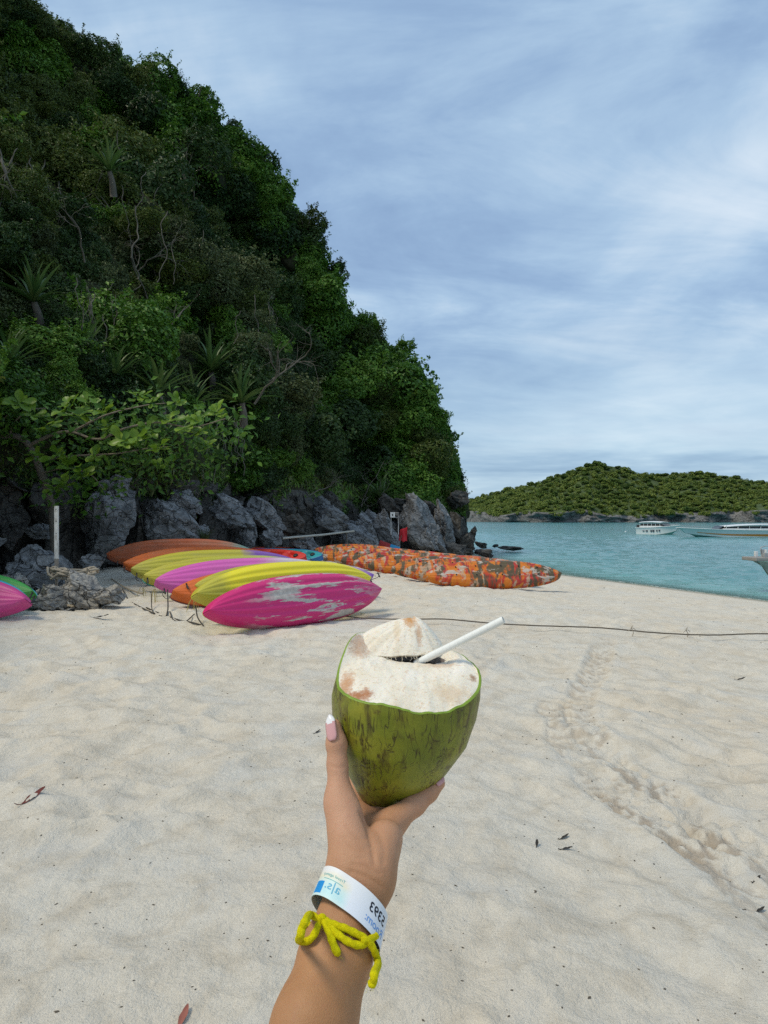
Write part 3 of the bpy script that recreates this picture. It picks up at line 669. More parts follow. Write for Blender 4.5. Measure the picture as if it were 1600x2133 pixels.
# ------------------------------------------------------------------ broad-leaved beach tree at the left
def broad_leaf(seed):
    r = np.random.default_rng(seed); n = 8; V = []
    for i in range(n):
        s = i/(n-1); w = 0.30*(math.sin(math.pi*min(1, s**1.35*0.94+0.03)))**0.8*(0.35+0.85*s)+0.006; z = -0.22*s*s+0.05*math.sin(s*6+seed)
        for q in (-1, -0.5, 0, 0.5, 1): V.append((s, q*w, z+0.12*abs(q)*w*2+0.015*math.sin(s*14)*abs(q)))
    return mesh_np('leaf', np.array(V), grid_faces(n, 5), True, (M_LEAF['big'],))
BLEAF = [broad_leaf(s) for s in range(4)]
def beach_tree():
    r = np.random.default_rng(64); DT = 4.1; base = P(112, 1180, 13.4+DT); o = thing('almond_tree', 'low tree at the left with big glossy leaves on sprawling branches', 'tree', base)
    q = lambda x, y, D: np.array(P(x, y, D+DT)-base)
    V, Fl = branchy(catmull([q(116, 1190, 13.4), q(112, 1100, 13.4), q(104, 1040, 13.4), q(85, 985, 13.3), q(70, 945, 13.2), q(48, 915, 13.1), (q(15, 908, 13)), q(-60, 925, 12.9)], 8), 0.11, 0.065, 9)
    link('trunk', mesh_np('trunk', V, Fl, True, (M_BARK,)), o)
    for pts, a, b in [([(60, 928, 13.1), (110, 905, 12.8), (150, 900, 12.7), (205, 915, 12.5), (262, 892, 12.4), (330, 880, 12.3), (400, 890, 12.3), (470, 872, 12.3)], 0.045, 0.012),
                      ([(80, 960, 13.2), (150, 950, 12.9), (240, 945, 12.7), (300, 935, 12.6), (350, 930, 12.5)], 0.03, 0.01), ([(150, 900, 12.7), (220, 865, 12.6), (300, 845, 12.6), (345, 840, 12.6)], 0.03, 0.01),
                      ([(20, 908, 13), (30, 880, 12.8), (60, 855, 12.7), (100, 850, 12.7)], 0.03, 0.01), ([(85, 985, 13.3), (140, 975, 13.1), (190, 990, 13), (215, 1020, 13)], 0.025, 0.008), ([(-20, 915, 13), (0, 880, 12.8), (15, 865, 12.6)], 0.03, 0.012)]:
        V, Fl = branchy(catmull([q(*p) for p in pts], 6), a, b, 6); link('branch', mesh_np('branch', V, Fl, True, (M_TWIG,)), o)
    cl = [(18, 872, 12.3, 1.25), (60, 853, 12.6, 1), (5, 850, 12.8, 1), (160, 862, 12.4, 1.1), (186, 880, 12.4, 1), (236, 872, 12.5, 1.05), (300, 838, 12.5, 1), (332, 852, 12.5, .9), (272, 932, 12.3, 1.05), (302, 925, 12.4, 1),
          (345, 945, 12.3, 1.15), (368, 885, 12.4, .9), (432, 882, 12.3, .9), (462, 874, 12.3, .9), (404, 902, 12.3, .9), (120, 905, 12.7, .9), (95, 875, 12.7, .9), (140, 960, 12.9, 1), (170, 985, 12.9, 1), (195, 1000, 13, .95), (215, 960, 12.8, .9), (150, 1015, 13, .9),
          (240, 905, 12.6, .9), (330, 905, 12.5, .85), (420, 915, 12.4, .8), (380, 850, 12.7, .8), (205, 850, 12.8, .85), (100, 960, 13, .85), (130, 1030, 13.1, .8), (350, 975, 12.6, .7), (440, 940, 12.6, .7)]
    nleaf = 0
    for (x, y, D, s) in cl:
        c = q(x, y, D)
        for k in range(9 if s > .85 else 8):
            l = link('leaf', BLEAF[r.integers(4)], o); nleaf += 1; l.location = Vector(c)+Vector((0, -0.5, 0.06))+Vector(r.normal(size=3)*0.05)
            if k == 0: Rt = Matrix.Rotation(r.uniform(0.35, 0.95), 3, 'X') @ Matrix.Rotation(r.uniform(-.35, .35), 3, 'Y')
            l.rotation_euler = (Rt @ Matrix.Rotation(k*2.4+r.uniform(-.4, .4), 3, 'Z') @ Matrix.Rotation(-r.uniform(0.05, 0.85), 3, 'Y') @ Matrix.Rotation(r.uniform(-.45, .45), 3, 'X')).to_euler(); g = 0.335*s*r.uniform(0.65, 1.15); l.scale = (g, g, g)
    # the rest of the foliage, too small and tangled to pick apart
    n = 1700; cc = np.array([np.array(q(x, y, D)) for x, y, D, s in cl]); C = cc[r.integers(len(cc), size=n)]+r.normal(size=(n, 3))*np.array([0.5, 0.4, 0.28])+[0, 0.5, -0.07]
    V, Fq = leaves_np(C, np.array([0.1, -0.5, 0.7])+r.normal(size=C.shape)*0.5, 0.19, r, 0.55, 0.1, 0.5)
    tag(link('foliage', mesh_np('foliage', V, Fq, False, (M_LEAF['green'],)), o), kind='stuff')
beach_tree()

# ------------------------------------------------------------------ far island
IX = np.array([800, 900, 940, 1000, 1080, 1120, 1180, 1240, 1290, 1330, 1380, 1450, 1510, 1600, 1700, 1850, 2000, 2150.])
IY = np.array([1062, 1052, 1047, 1037, 1016, 1008, 986, 966, 974, 988, 990, 985, 993, 1008, 1015, 1030, 1050, 1080.])
def isl_point(x, t):
    ry = np.interp(x, IX, IY); sh = np.interp(x, [880, 960, 1010, 1060, 1120, 2150], [1086.2, 1086.8, 1087.3, 1088, 1088.2, 1088.4])
    D0 = (CAMZ-WL)*F/(sh-HY); D0 = D0+7*fbm2(x/60, 0*x, 3, 5)
    rock = 17+7*vn2(x/55, 0*x+3, 9)
    y = np.where(t < 0.2, sh-rock*t/0.2, sh-rock+(ry-sh+rock)*(t-0.2)/0.8)
    D = D0+np.where(t < 0.2, 6*t, 1.2+85*np.clip((t-0.2)/0.8, 0, 1)**1.1)+5*fbm2(x/45, t*5, 3, 22)*np.clip(t*4, 0, 1)
    over = np.maximum(t-1, 0); y = np.minimum(y, 2000)
    Z = CAMZ-(np.where(t > 1, ry, y)-HY)/F*D-over*over*260; D = D+over*160
    Z = np.where(t < 0.001, WL-3, Z)
    return (x-CX)/F*D, D, Z
def build_island():
    xs = np.linspace(800, 2150, 320); ts = np.concatenate([[0, 0.01], np.linspace(0.03, 0.2, 12), np.linspace(0.23, 1, 40), np.linspace(1.05, 1.6, 8)])
    A, T = np.meshgrid(xs, ts, indexing='ij'); X, Y, Z = isl_point(A, T)
    rk = (T < 0.22)*1.0; j = fbm3(X*0.16, Y*0.16, Z*0.3, 4, 3); Y = Y+rk*j*2.6
    m, nt, b, o = new_mat('island_ground'); put(nt, b, base=ramp(nt, noise(nt, worldco(nt), 0.15, 5), [(0.3, (0.03, 0.05, 0.010)), (0.7, (0.07, 0.10, 0.022))]), rough=0.95)
    me = mesh_np('island', np.stack([X, Y, Z], -1).reshape(-1, 3), grid_faces(len(xs), len(ts))[:, ::-1], True, (m, M_ROCK_FAR))
    mi = np.zeros((len(xs)-1, len(ts)-1), int); mi[:, :14] = 1; me.polygons.foreach_set('material_index', mi.ravel().astype(np.int32))
    tag(link('island', me), kind='structure')
    r = np.random.default_rng(99); crowns = []
    for s in range(5):
        V, Fq = crown_np(nblob=10, nleaf=520, lsize=0.30, shoots=0, seed=900+s, spread=(0.62, 0.62, 0.32), br=(0.28, 0.45), asp=0.75, up=0.7, droop=0.1); crowns.append((V, Fq))
    ME = [mesh_np('island_tree', V, Fq, False, (M_LEAF['island'],)) for V, Fq in crowns]
    n = 0; pts = []; tries = 0
    while n < 290 and tries < 20000:
        tries += 1; x = r.uniform(930, 1612); t = r.uniform(0.2, 1.0)**0.85; X, Y, Z = [float(v) for v in isl_point(np.array(x), np.array(t))]
        y = HY-(Z-CAMZ)/Y*F
        if any((x-a)**2+((y-b)*1.5)**2 < (12.5 if tries < 9000 else 10)**2 for a, b in pts): continue
        pts.append((x, y)); n += 1; o = link('island_tree', ME[r.integers(5)]); s = r.uniform(1.9, 3.5)*(Y/420); o.location = (X, Y-1, Z+0.8); o.scale = (s*r.uniform(.8, 1.3), s, s*r.uniform(.55, 1.15)); o.rotation_euler = (0, 0, r.uniform(0, 6.28))
        tag(o, 'round tree on the far island, '+('low above its shore rocks' if t < 0.42 else 'half way up its slope' if t < 0.75 else 'on its skyline')+' '+('at its left end' if x < 1080 else 'left of its summit' if x < 1200 else 'around its summit' if x < 1300 else 'above the anchored speedboat' if x < 1440 else 'above the long speedboat'), 'tree', 'trees on the far island')
    # the rest of the wood as one mass
    n = 1700; x = np.concatenate([r.uniform(925, 1615, 1250), r.uniform(1610, 2120, n-1250)]); t = r.uniform(0.17, 1.03, n); X, Y, Z = isl_point(x, t); Vs, Fs, o = [], [], 0
    for k in range(n):
        V, Fq = crowns[r.integers(5)]; sel = Fq[:150] if k < 520 else Fq[:260]; v = V[:len(sel)*4] if False else V
        idx = r.choice(len(Fq), 170, False); vv = V.reshape(-1, 4, 3)[idx].reshape(-1, 3)*(r.uniform(1.5, 3.0)*Y[k]/420)+[X[k], Y[k]+0.5, Z[k]+0.2]; Vs.append(vv); o += len(vv)
    V = np.concatenate(Vs); tag(link('island_wood', mesh_np('island_wood', V, np.arange(len(V)).reshape(-1, 4), False, (M_LEAF['island'],))), kind='stuff')
build_island()

# the hill's cover goes on to the left, as one mass
def cover_beyond():
    r = np.random.default_rng(41); cr = [crown_np(9, 1300, 0.13, 60+k, shoots=12) for k in range(4)]; Vs = []; mi = []
    for k in range(190):
        x = r.uniform(-890, -95); t = r.uniform(0.10, 1.02); X, Y, Z = [float(v) for v in hill_point(x, t)]; D = math.hypot(X, Y)
        V, _ = cr[k % 4]; rad = np.clip(0.05*D*r.uniform(0.75, 1.3), 0.8, 3.0); a = r.uniform(0, 6.28); ca, sa = math.cos(a), math.sin(a)
        if X > -0.55*Y*1.02-rad*0.6 and t < .95: continue
        Vs.append((V @ np.array([[ca, sa, 0], [-sa, ca, 0], [0, 0, 1]]))*rad+[X+0.3*rad, Y-0.25*rad, Z+0.1*rad]); mi.append(np.full(len(V)//4, r.integers(3)))
    V = np.concatenate(Vs); me = mesh_np('hill_cover', V, np.arange(len(V)).reshape(-1, 4), False, (M_LEAF['olive'], M_LEAF['dark'], M_LEAF['green'])); me.polygons.foreach_set('material_index', np.concatenate(mi).astype(np.int32))
    tag(link('hill_cover', me), kind='stuff')
cover_beyond()
# ------------------------------------------------------------------ boulders along the foot of the cliff
def rock_mesh(seed, cuts=24, sub=5, lo=0.50, hi=0.86, nz=0.10):
    r = np.random.default_rng(seed); b = bmesh.new(); bmesh.ops.create_icosphere(b, subdivisions=sub, radius=1.0)
    V = np.array([v.co for v in b.verts])
    tilt = np.array([0.55, -0.2, 0.8])
    for k in range(cuts):
        n = r.normal(size=3); n /= np.linalg.norm(n); d = r.uniform(lo, hi); V = V-np.maximum(V@n-d, 0)[:, None]*n
    N = V/np.linalg.norm(V, axis=1)[:, None]
    w = V+0.25*np.stack([vn3(V[:, 0]*2, V[:, 1]*2, V[:, 2]*2, seed+q) for q in (1, 2, 3)], -1)
    rid = 1-np.abs(fbm3(w[:, 0]*2.2, w[:, 1]*2.2, w[:, 2]*3.0, 4, seed))
    st = vn3(w@np.array([0.6, 0.2, 0.7])*5.5, w@np.array([0.5, -0.6, -0.3])*1.2, w[:, 1]*0.8, seed+9)
    V = V+N*(nz*1.5*(rid-0.75)+0.075*np.sign(st)*np.abs(st)**0.5+0.03*fbm3(V[:, 0]*7, V[:, 1]*7, V[:, 2]*7, 3, seed+4))[:, None]
    for v, c in zip(b.verts, V): v.co = c
    me = bm_mesh('boulder', b, True); me.set_sharp_from_angle(angle=math.radians(38)); return me
ROCKS = [rock_mesh(s) for s in range(40, 50)]
def wedge(me):
    m2 = me.copy(); V = np.array([v.co for v in m2.vertices]); z = V[:, 2].copy(); V[:, 0] = V[:, 0]*(0.86-0.34*z)-0.40*z-0.05; V[:, 2] = z*(1+0.10*V[:, 0]); V /= np.array([max(1, np.abs(V[:, 0]).max()), 1, 1]); m2.vertices.foreach_set('co', V.astype(np.float32).ravel()); m2.update(); return m2
WEDGES = [wedge(m) for m in ROCKS]
def boulder(x0, y0, x1, y1, D, label, k=0, mat=None, yaw=0.0, roll=0.0, dep=0.9, cat='rock', name='boulder', group=None):
    c = P((x0+x1)/2, (y0+y1)/2, D); w = (x1-x0)/F*D/2; h = (y1-y0)/F*D/2
    wd = abs(roll) > 0.3; sg = -1 if roll < 0 else 1
    if wd: roll = 0.0
    o = link(name, (WEDGES if wd else ROCKS)[k % len(ROCKS)], None, mat or M_ROCK); o.location = c; a = 1.16
    o.rotation_euler = (0, roll, 0)
    cr, sr = abs(math.cos(roll)), abs(math.sin(roll))
    # sizes so that the turned rock fills the box
    if cr*cr-sr*sr > 0.15: ww, hh = (w*cr-h*sr)/(cr*cr-sr*sr), (h*cr-w*sr)/(cr*cr-sr*sr)
    else: ww, hh = w, h
    ww, hh = max(ww, 0.35*w), max(hh, 0.35*h)
    o.scale = (sg*ww*a if False else ww*a, max(w, h)*dep, hh*a)
    return tag(o, label, cat, group)
BOULD = [  # x0,y0,x1,y1,D,label,k,mat,roll
 (150, 985, 300, 1182, 20.8, 'tall cracked grey rock face behind the white post', 0, M_ROCK, 0.15),
 (205, 975, 285, 1060, 21.0, 'blocky top of the cracked rock behind the broad-leaved branch', 1, M_ROCK, -0.1),
 (278, 1018, 425, 1165, 22.6, 'big sloping grey rock behind the orange kayaks', 2, M_ROCK, 0.55),
 (8, 1128, 165, 1250, 15.6, 'broad dark boulder behind the white post', 3, M_ROCK, -0.35),
 (50, 1085, 120, 1130, 18.5, 'small dark boulder in the shade above the broad dark one', 4, M_ROCK, 0.1),
 (158, 1145, 222, 1205, 16.2, 'small rounded boulder right of the white post', 5, M_ROCK, 0.25),
 (120, 1188, 236, 1272, 12.15, 'pale slanted slab lying on the sand by the rope pile', 6, M_ROCK_PALE, -0.4),
 (190, 1210, 272, 1270, 11.9, 'pale crusted rock nearest the kayak noses', 7, M_ROCK_PALE, -0.2),
 (55, 1212, 145, 1280, 12.0, 'flat crusted rock half sunk in the sand', 8, M_ROCK_PALE, 0.0),
 (98, 1262, 165, 1290, 11.7, 'low rock just showing through the sand', 9, M_ROCK_PALE, -0.3),
 (8, 1180, 62, 1250, 13.2, 'white-stained rock behind the green kayak', 2, M_ROCK_PALE, 0.2),
 (-140, 1080, 20, 1230, 15.8, 'dark rock at the left edge', 1, M_ROCK, 0.1),
 (-60, 960, 70, 1150, 19.6, 'dark shaded rock wall at the left edge', 7, M_ROCK_WET_SHADE, 0.0),  # shade of this wall is put into its darker rock colour
 (60, 970, 170, 1160, 20.4, 'dark shaded rock wall behind the leaning trunk', 5, M_ROCK_WET_SHADE, 0.1),
 (378, 1080, 455, 1150, 24, 'low grey rock behind the yellow kayak', 4, M_ROCK, 0.3),
 (425, 1020, 530, 1110, 25.8, 'dark leaning slab over the hollow', 8, M_ROCK, 0.65),
 (330, 1005, 430, 1080, 24, 'grey rock under the bare twigs', 6, M_ROCK, 0.4),
 (490, 1085, 540, 1150, 26, 'squarish brown-topped rock beside the hollow', 0, M_ROCK, 0.0),
 (500, 1028, 590, 1115, 28, 'grey sloping slab above the squarish rock', 3, M_ROCK, 0.5),
 (530, 1092, 600, 1155, 27.5, 'rounded rock behind the red kayak', 5, M_ROCK, 0.3),
 (560, 1060, 650, 1135, 29, 'dark shaded rock under the tilted pole', 9, M_ROCK_WET_SHADE, 0.2),  # shade under the pole painted by the darker rock colour
 (600, 1108, 680, 1155, 29.5, 'jagged rocks under the long pale pole', 1, M_ROCK, 0.5),
 (635, 1035, 735, 1120, 34, 'long slab leaning to the right above the pole', 2, M_ROCK, 0.7),
 (690, 1085, 800, 1150, 34.5, 'sharp slanting rock behind the camouflage kayaks', 6, M_ROCK, 0.75),
 (735, 1060, 795, 1140, 37.5, 'upright grey rock left of the white notice', 4, M_ROCK, 0.4),
 (775, 1055, 835, 1150, 39, 'grey rock below the white notice', 7, M_ROCK, 0.35),
 (820, 1015, 925, 1165, 41, 'tall pointed pale grey rock right of the red cloth', 8, M_ROCK, 0.62),
 (862, 1080, 925, 1165, 40.5, 'rounded buttress at the foot of the tall pointed rock', 5, M_ROCK, 0.3),
 (893, 1035, 955, 1150, 43.5, 'narrow leaning rock next to the tall pointed one', 0, M_ROCK, 0.55),
 (925, 1060, 985, 1155, 45, 'dark rounded rock at the end of the point', 3, M_ROCK_WET_SHADE, 0.35),
 (940, 1105, 1000, 1165, 44.5, 'dark wet rock at the waterline of the point', 9, M_ROCK_WET_SHADE, 0.1),
 (975, 1092, 998, 1125, 46, 'small knob sticking out of the point over the water', 4, M_ROCK_WET_SHADE, 0.2),
 (880, 1125, 985, 1172, 42, 'long low dark rock along the foot of the point', 6, M_ROCK_WET_SHADE, 0.05),
 (985, 1138, 1034, 1166, 45, 'low flat rock running into the water', 7, M_ROCK_WET_SHADE, 0.15),
 (985, 1124, 1022, 1146, 47, 'ledge stepping down from the point to the water', 1, M_ROCK_WET_SHADE, 0.2),
 (1034, 1134, 1092, 1150, 55, 'flat dark rock standing alone in the water', 2, M_ROCK_WET_SHADE, 0.05),
 (1024, 1133, 1040, 1141, 58, 'tiny rock tip in the water by the flat rock', 5, M_ROCK_WET_SHADE, 0.0)]
for (x0, y0, x1, y1, D, lab, k, m, ro) in BOULD: boulder(x0, y0, x1, y1, D, lab, k, m, 0, ro)
r_ = np.random.default_rng(3)
for k in range(60):
    x = r_.uniform(-40, 960); D = float(np.interp(x, DB_X, DB))*0.965; y = r_.uniform(1040, 1135)
    w = r_.uniform(34, 74)*(1.4 if x < 300 else 1)
    boulder(x-w/2, y-w*0.42, x+w/2, y+w*0.42, D, 'smaller grey rock wedged at the foot of the cliff '+('behind the white post' if x < 200 else 'behind the tipped kayaks' if x < 450 else 'behind the upright kayaks' if x < 650 else 'behind the camouflage kayaks' if x < 830 else 'at the point'), int(r_.integers(10)), M_ROCK if r_.random() < .6 else M_ROCK_WET_SHADE, 0, r_.uniform(0, .7), group='small rocks along the foot of the cliff')
# ------------------------------------------------------------------ kayaks
KL, KB = 1.9, 0.42                                  # half length, half beam
def k_half(x): return KB*np.clip(1-np.abs(x)**2.5, 0, 1)**0.66+0.004
def k_keel(x): return -0.185+0.150*np.abs(x)**3.2
def k_sheer(x): return 0.085+0.075*np.abs(x)**2.4
def hull_mesh():
    xs = np.sin(np.linspace(-math.pi/2, math.pi/2, 61)); ph = np.linspace(0, math.pi, 37); V = []
    for x in xs:
        b, zs, zk = k_half(x), k_sheer(x), k_keel(x)
        yy = np.cos(ph); yy = np.sign(yy)*np.abs(yy)**0.80
        z = zs-(zs-zk)*np.sin(ph)**0.62
        e = np.clip(1-np.abs(x)**5, 0, 1)
        a = np.abs(yy)
        z = z-0.020*e*np.exp(-((a)/0.07)**2)                         # keel
        z = z+0.016*e*np.exp(-((a-0.20)/0.07)**2)-0.014*e*np.exp(-((a-0.36)/0.07)**2)+0.014*e*np.exp(-((a-0.52)/0.06)**2)-0.010*e*np.exp(-((a-0.68)/0.07)**2)
        side = np.exp(-((z-(zs-0.075))/0.022)**2); y = b*yy*(1-0.03*side*e)   # groove along the side
        V.append(np.stack([np.full_like(y, x*KL), y, z], -1))
    V = np.concatenate(V); return mesh_np('hull', V, grid_faces(61, 37))
def deck_mesh(open_deck=False):
    xs = np.sin(np.linspace(-math.pi/2, math.pi/2, 81)); ts = np.linspace(-1, 1, 29); V = []
    for x in xs:
        b, zs = k_half(x), k_sheer(x); y = ts*b; z = zs+0.045*(1-ts**2)*np.clip(1-np.abs(x)**6, 0, 1)+0.012*np.exp(-((np.abs(ts)-0.93)/0.05)**2)
        if open_deck:
            for c, hl in ((-0.30, 0.19), (0.20, 0.19), (0.62, 0.10), (-0.66, 0.08)):
                q = np.maximum(np.abs(x-c)/hl, np.abs(y)/(0.78*b+1e-6)); z = z-0.15*(1-sstep(q, 0.82, 1.0))
            for c in (-0.12, 0.38): z = z+0.09*math.exp(-((x-c)/0.035)**2)*np.exp(-(y/0.2)**4)
        V.append(np.stack([np.full_like(y, x*KL), y, z], -1))
    V = np.concatenate(V); return mesh_np('deck', V, grid_faces(81, 29)[:, ::-1])
HULL, DECK, DECK_OPEN = hull_mesh(), deck_mesh(), deck_mesh(True)
HULL_V = np.array([v.co for v in HULL.vertices]); DECK_V = np.array([v.co for v in DECK_OPEN.vertices])
def gunwale_mesh():
    xs = np.sin(np.linspace(-math.pi/2, math.pi/2, 49)); path = [(x*KL, float(k_half(x))*1.0+0.004, float(k_sheer(x))) for x in xs]+[(x*KL, -float(k_half(x))-0.004, float(k_sheer(x))) for x in xs[::-1][1:-1]]
    path.append(path[0]); V, Fl = tube_np(np.array(path), 0.013, 6, cap=False); return mesh_np('gunwale', V, Fl)
GUN = gunwale_mesh()
def toggle_mesh():
    parts = [tube_np(catmull([(-1.88, 0, 0.17), (-1.99, 0.02, 0.15), (-2.05, 0, 0.07), (-2.03, -0.01, 0.0)], 5), 0.006, 5), tube_np(np.array([(-2.03, -0.06, -0.01), (-2.03, 0.0, -0.012), (-2.03, 0.06, -0.01)]), 0.014, 7)]
    V, Fl = join_np(parts); return mesh_np('carry_handle', V, Fl)
TOG = toggle_mesh()
b_ = bmesh.new(); bmesh.ops.create_cone(b_, cap_ends=True, segments=12, radius1=0.020, radius2=0.020, depth=0.012); SCUP = bm_mesh('scupper_hole', b_)
b_ = bmesh.new(); bmesh.ops.create_cone(b_, cap_ends=True, segments=20, radius1=0.085, radius2=0.075, depth=0.03); HATCH = bm_mesh('hatch', b_, True)
def kayak_mat(name, stops, wear=0.0, seed=0, grime=0.25, soft=True):
    """moulded plastic with colour bands along the hull (stops in -1..1), scuffs and sand-scoured patches"""
    m, nt, b, o = new_mat(name); co = objco(nt); sp = nn(nt, 'ShaderNodeSeparateXYZ', {0: co})
    pos = mth(nt, 'ADD', mth(nt, 'MULTIPLY', sp.outputs[0], 0.5/KL), mth(nt, 'ADD', 0.5-0.07, mth(nt, 'MULTIPLY', noise(nt, mapping(nt, co, (1, 1, 1), (seed*3.1, 0, 0)), 2.2, 4, 0.6), 0.14)))
    c = ramp(nt, pos, [((p+1)/2, k) for p, k in stops])
    ng = noise(nt, mapping(nt, co, (0.6, 2.5, 2.5), (seed, 2, 1)), 2.5, 6, 0.65)
    c = mix(nt, mth(nt, 'MULTIPLY', ramp(nt, ng, [(0.45, 0), (0.75, 1)]), grime), c, (0.34, 0.27, 0.20))
    fine = noise(nt, mapping(nt, co, (1, 14, 14), (seed, 0, 5)), 6, 5, 0.7)
    c = mix(nt, ramp(nt, fine, [(0.60, 0.0), (0.75, 0.22)]), c, (0.75, 0.72, 0.66))
    rough = 0.45; nb = fine
    if wear > 0:
        wn = noise(nt, mapping(nt, co, (0.55, 4.2, 3.8), (seed*1.7, 0.4, 0)), 1.5, 7, 0.66, 0.35)
        md = ramp(nt, mth(nt, 'ADD', mth(nt, 'MULTIPLY', sp.outputs[0], 0.5/KL), 0.5), [(0.12, 0.0), (0.30, 1.0), (0.72, 1.0), (0.92, 0.2)])
        wf = mth(nt, 'MULTIPLY', ramp(nt, wn, [(0.635-0.10*wear, 0.0), (0.65-0.10*wear, 1.0)]), md)
        wc = ramp(nt, noise(nt, co, 12, 5, 0.6), [(0.3, (0.40, 0.33, 0.29)), (0.6, (0.56, 0.50, 0.44))])
        c = mix(nt, wf, c, wc)
    put(nt, b, base=c, rough=rough, spec=0.4, nrm=bump(nt, nb, 0.12, 0.01))
    return m
YEL, OLV, ORG, RED, PINK, MAG, WHT, PUR, TEAL, CYAN, GRN, BLU, MAR, DRED = (0.82, 0.70, 0.02), (0.50, 0.45, 0.05), (0.68, 0.14, 0.02), (0.55, 0.02, 0.02), (0.62, 0.022, 0.16), (0.66, 0.10, 0.42), (0.62, 0.55, 0.60), (0.22, 0.08, 0.42), (0.03, 0.33, 0.30), (0.03, 0.42, 0.55), (0.07, 0.42, 0.07), (0.01, 0.15, 0.45), (0.13, 0.03, 0.03), (0.40, 0.05, 0.02)
def camo_mat():
    m, nt, b, o = new_mat('camouflage_plastic'); co = objco(nt); r = objrand(nt); sh = mth(nt, 'MULTIPLY', r, 37.0)
    cc = nn(nt, 'ShaderNodeVectorMath', {0: mapping(nt, co, (1.0, 0.42, 0.42)), 1: nn(nt, 'ShaderNodeCombineXYZ', {0: sh, 1: sh, 2: sh}).outputs[0]}, operation='ADD').outputs[0]
    n = noise(nt, cc, 2.4, 4, 0.55, 0.7)
    n2 = noise(nt, cc, 3.2, 4, 0.6, 0.4)
    c = ramp(nt, n, [(0.0, (0.30, 0.03, 0.02)), (0.38, (0.46, 0.045, 0.02)), (0.44, (0.62, 0.16, 0.015)), (0.50, (0.64, 0.21, 0.02)), (0.545, (0.50, 0.05, 0.025)), (0.60, (0.42, 0.035, 0.04)), (0.66, (0.64, 0.24, 0.03))])
    c = mix(nt, ramp(nt, n2, [(0.50, 0.0), (0.55, 0.95)]), c, (0.085, 0.078, 0.045))
    n3 = noise(nt, mapping(nt, cc, (1, 1, 1), (9, 4, 2)), 3.2, 4, 0.6, 0.6)
    c = mix(nt, ramp(nt, n3, [(0.575, 0.0), (0.62, 0.85)]), c, (0.50, 0.36, 0.25))
    wn = noise(nt, mapping(nt, cc, (0.8, 5, 4), (1, 7, 0)), 2.2, 7, 0.68)
    c = mix(nt, ramp(nt, wn, [(0.575, 0.0), (0.60, 0.9)]), c, (0.52, 0.46, 0.40))
    put(nt, b, base=c, rough=0.5, spec=0.35, nrm=bump(nt, wn, 0.2, 0.01)); return m
M_CAMO = camo_mat()
M_BLACK = plain('black_rubber', (0.015, 0.015, 0.016), 0.6)
M_HOLE = plain('scupper_dark', (0.012, 0.011, 0.010), 0.9)
def flat_kmat(n, c, s=0): return kayak_mat(n, [(-1, c), (1, c)], 0, s, 0.3)
M_MAROON = flat_kmat('maroon_rim', MAR)
def kayak(nose, yaw, E, label, group, mh, mdk=None, mg=None, scup=False, open_deck=False, up=False, sc=1.0, lift=0.0, handle=True, pitch=0.0):
    """nose: ground point under the nose; yaw of nose->tail; E: elevation of the hull-bottom normal (or deck normal if up)"""
    yw, e = math.radians(yaw), math.radians(E)
    ex = Vector((math.cos(yw)*math.cos(pitch), math.sin(yw)*math.cos(pitch), math.sin(pitch))); tv = Vector((math.sin(yw), -math.cos(yw), 0))
    if tv.y > 0: tv = -tv
    nb = (tv*math.cos(e)+Vector((0, 0, 1))*math.sin(e)); nb = (nb-ex*nb.dot(ex)).normalized()
    ez = nb if up else -nb; ey = ez.cross(ex)
    R = Matrix((ex, ey, ez)).transposed()
    Rn = np.array(R)*sc; allv = np.concatenate([HULL_V, DECK_V])@Rn.T
    c = np.array(nose)+np.array(ex)*KL*sc
    zg = ground_base(allv[:, 0]+c[0], allv[:, 1]+c[1]); h = float(np.min(allv[:, 2]-zg))
    loc = Vector((c[0], c[1], -h-0.025+lift))
    Mx = Matrix.Translation(loc) @ R.to_4x4() @ Matrix.Scale(sc, 4)
    t = thing('kayak', label, 'kayak', group=group, M=Mx)
    link('hull', HULL, t, mh); link('deck', DECK_OPEN if open_deck else DECK, t, mdk or mh)
    if mg is not None: link('gunwale', GUN, t, mg)
    if handle:
        link('carry_handle', TOG, t, M_BLACK); h2 = link('carry_handle', TOG, t, M_BLACK); h2.rotation_euler = (0, 0, math.pi)
    if scup:
        for x in (-0.55, -0.25, 0.10, 0.38, 0.62):
            for y in (-0.33, 0.33):
                s = link('scupper_hole', SCUP, t, M_HOLE); k = int((x+1)/2*60); yy = y*float(k_half(x))
                rows = HULL_V.reshape(61, 37, 3); i = int(np.argmin(np.abs(rows[:, 0, 0]-x*KL))); j = 6+int(np.argmin(np.abs(rows[i, 6:31, 1]-yy))); s.location = rows[i, j]+np.array([0, 0, 0.0])
    if open_deck:
        for x in (-0.80, 0.46):
            hh = link('hatch', HATCH, t, M_BLACK); hh.location = (x*KL, 0, float(k_sheer(x))+0.055)
    return t
GA = 'kayaks tipped on edge in a row by the rocks'
def solid(n, c): return kayak_mat(n, [(-1, c), (1, c)], 0, len(n), 0.3)
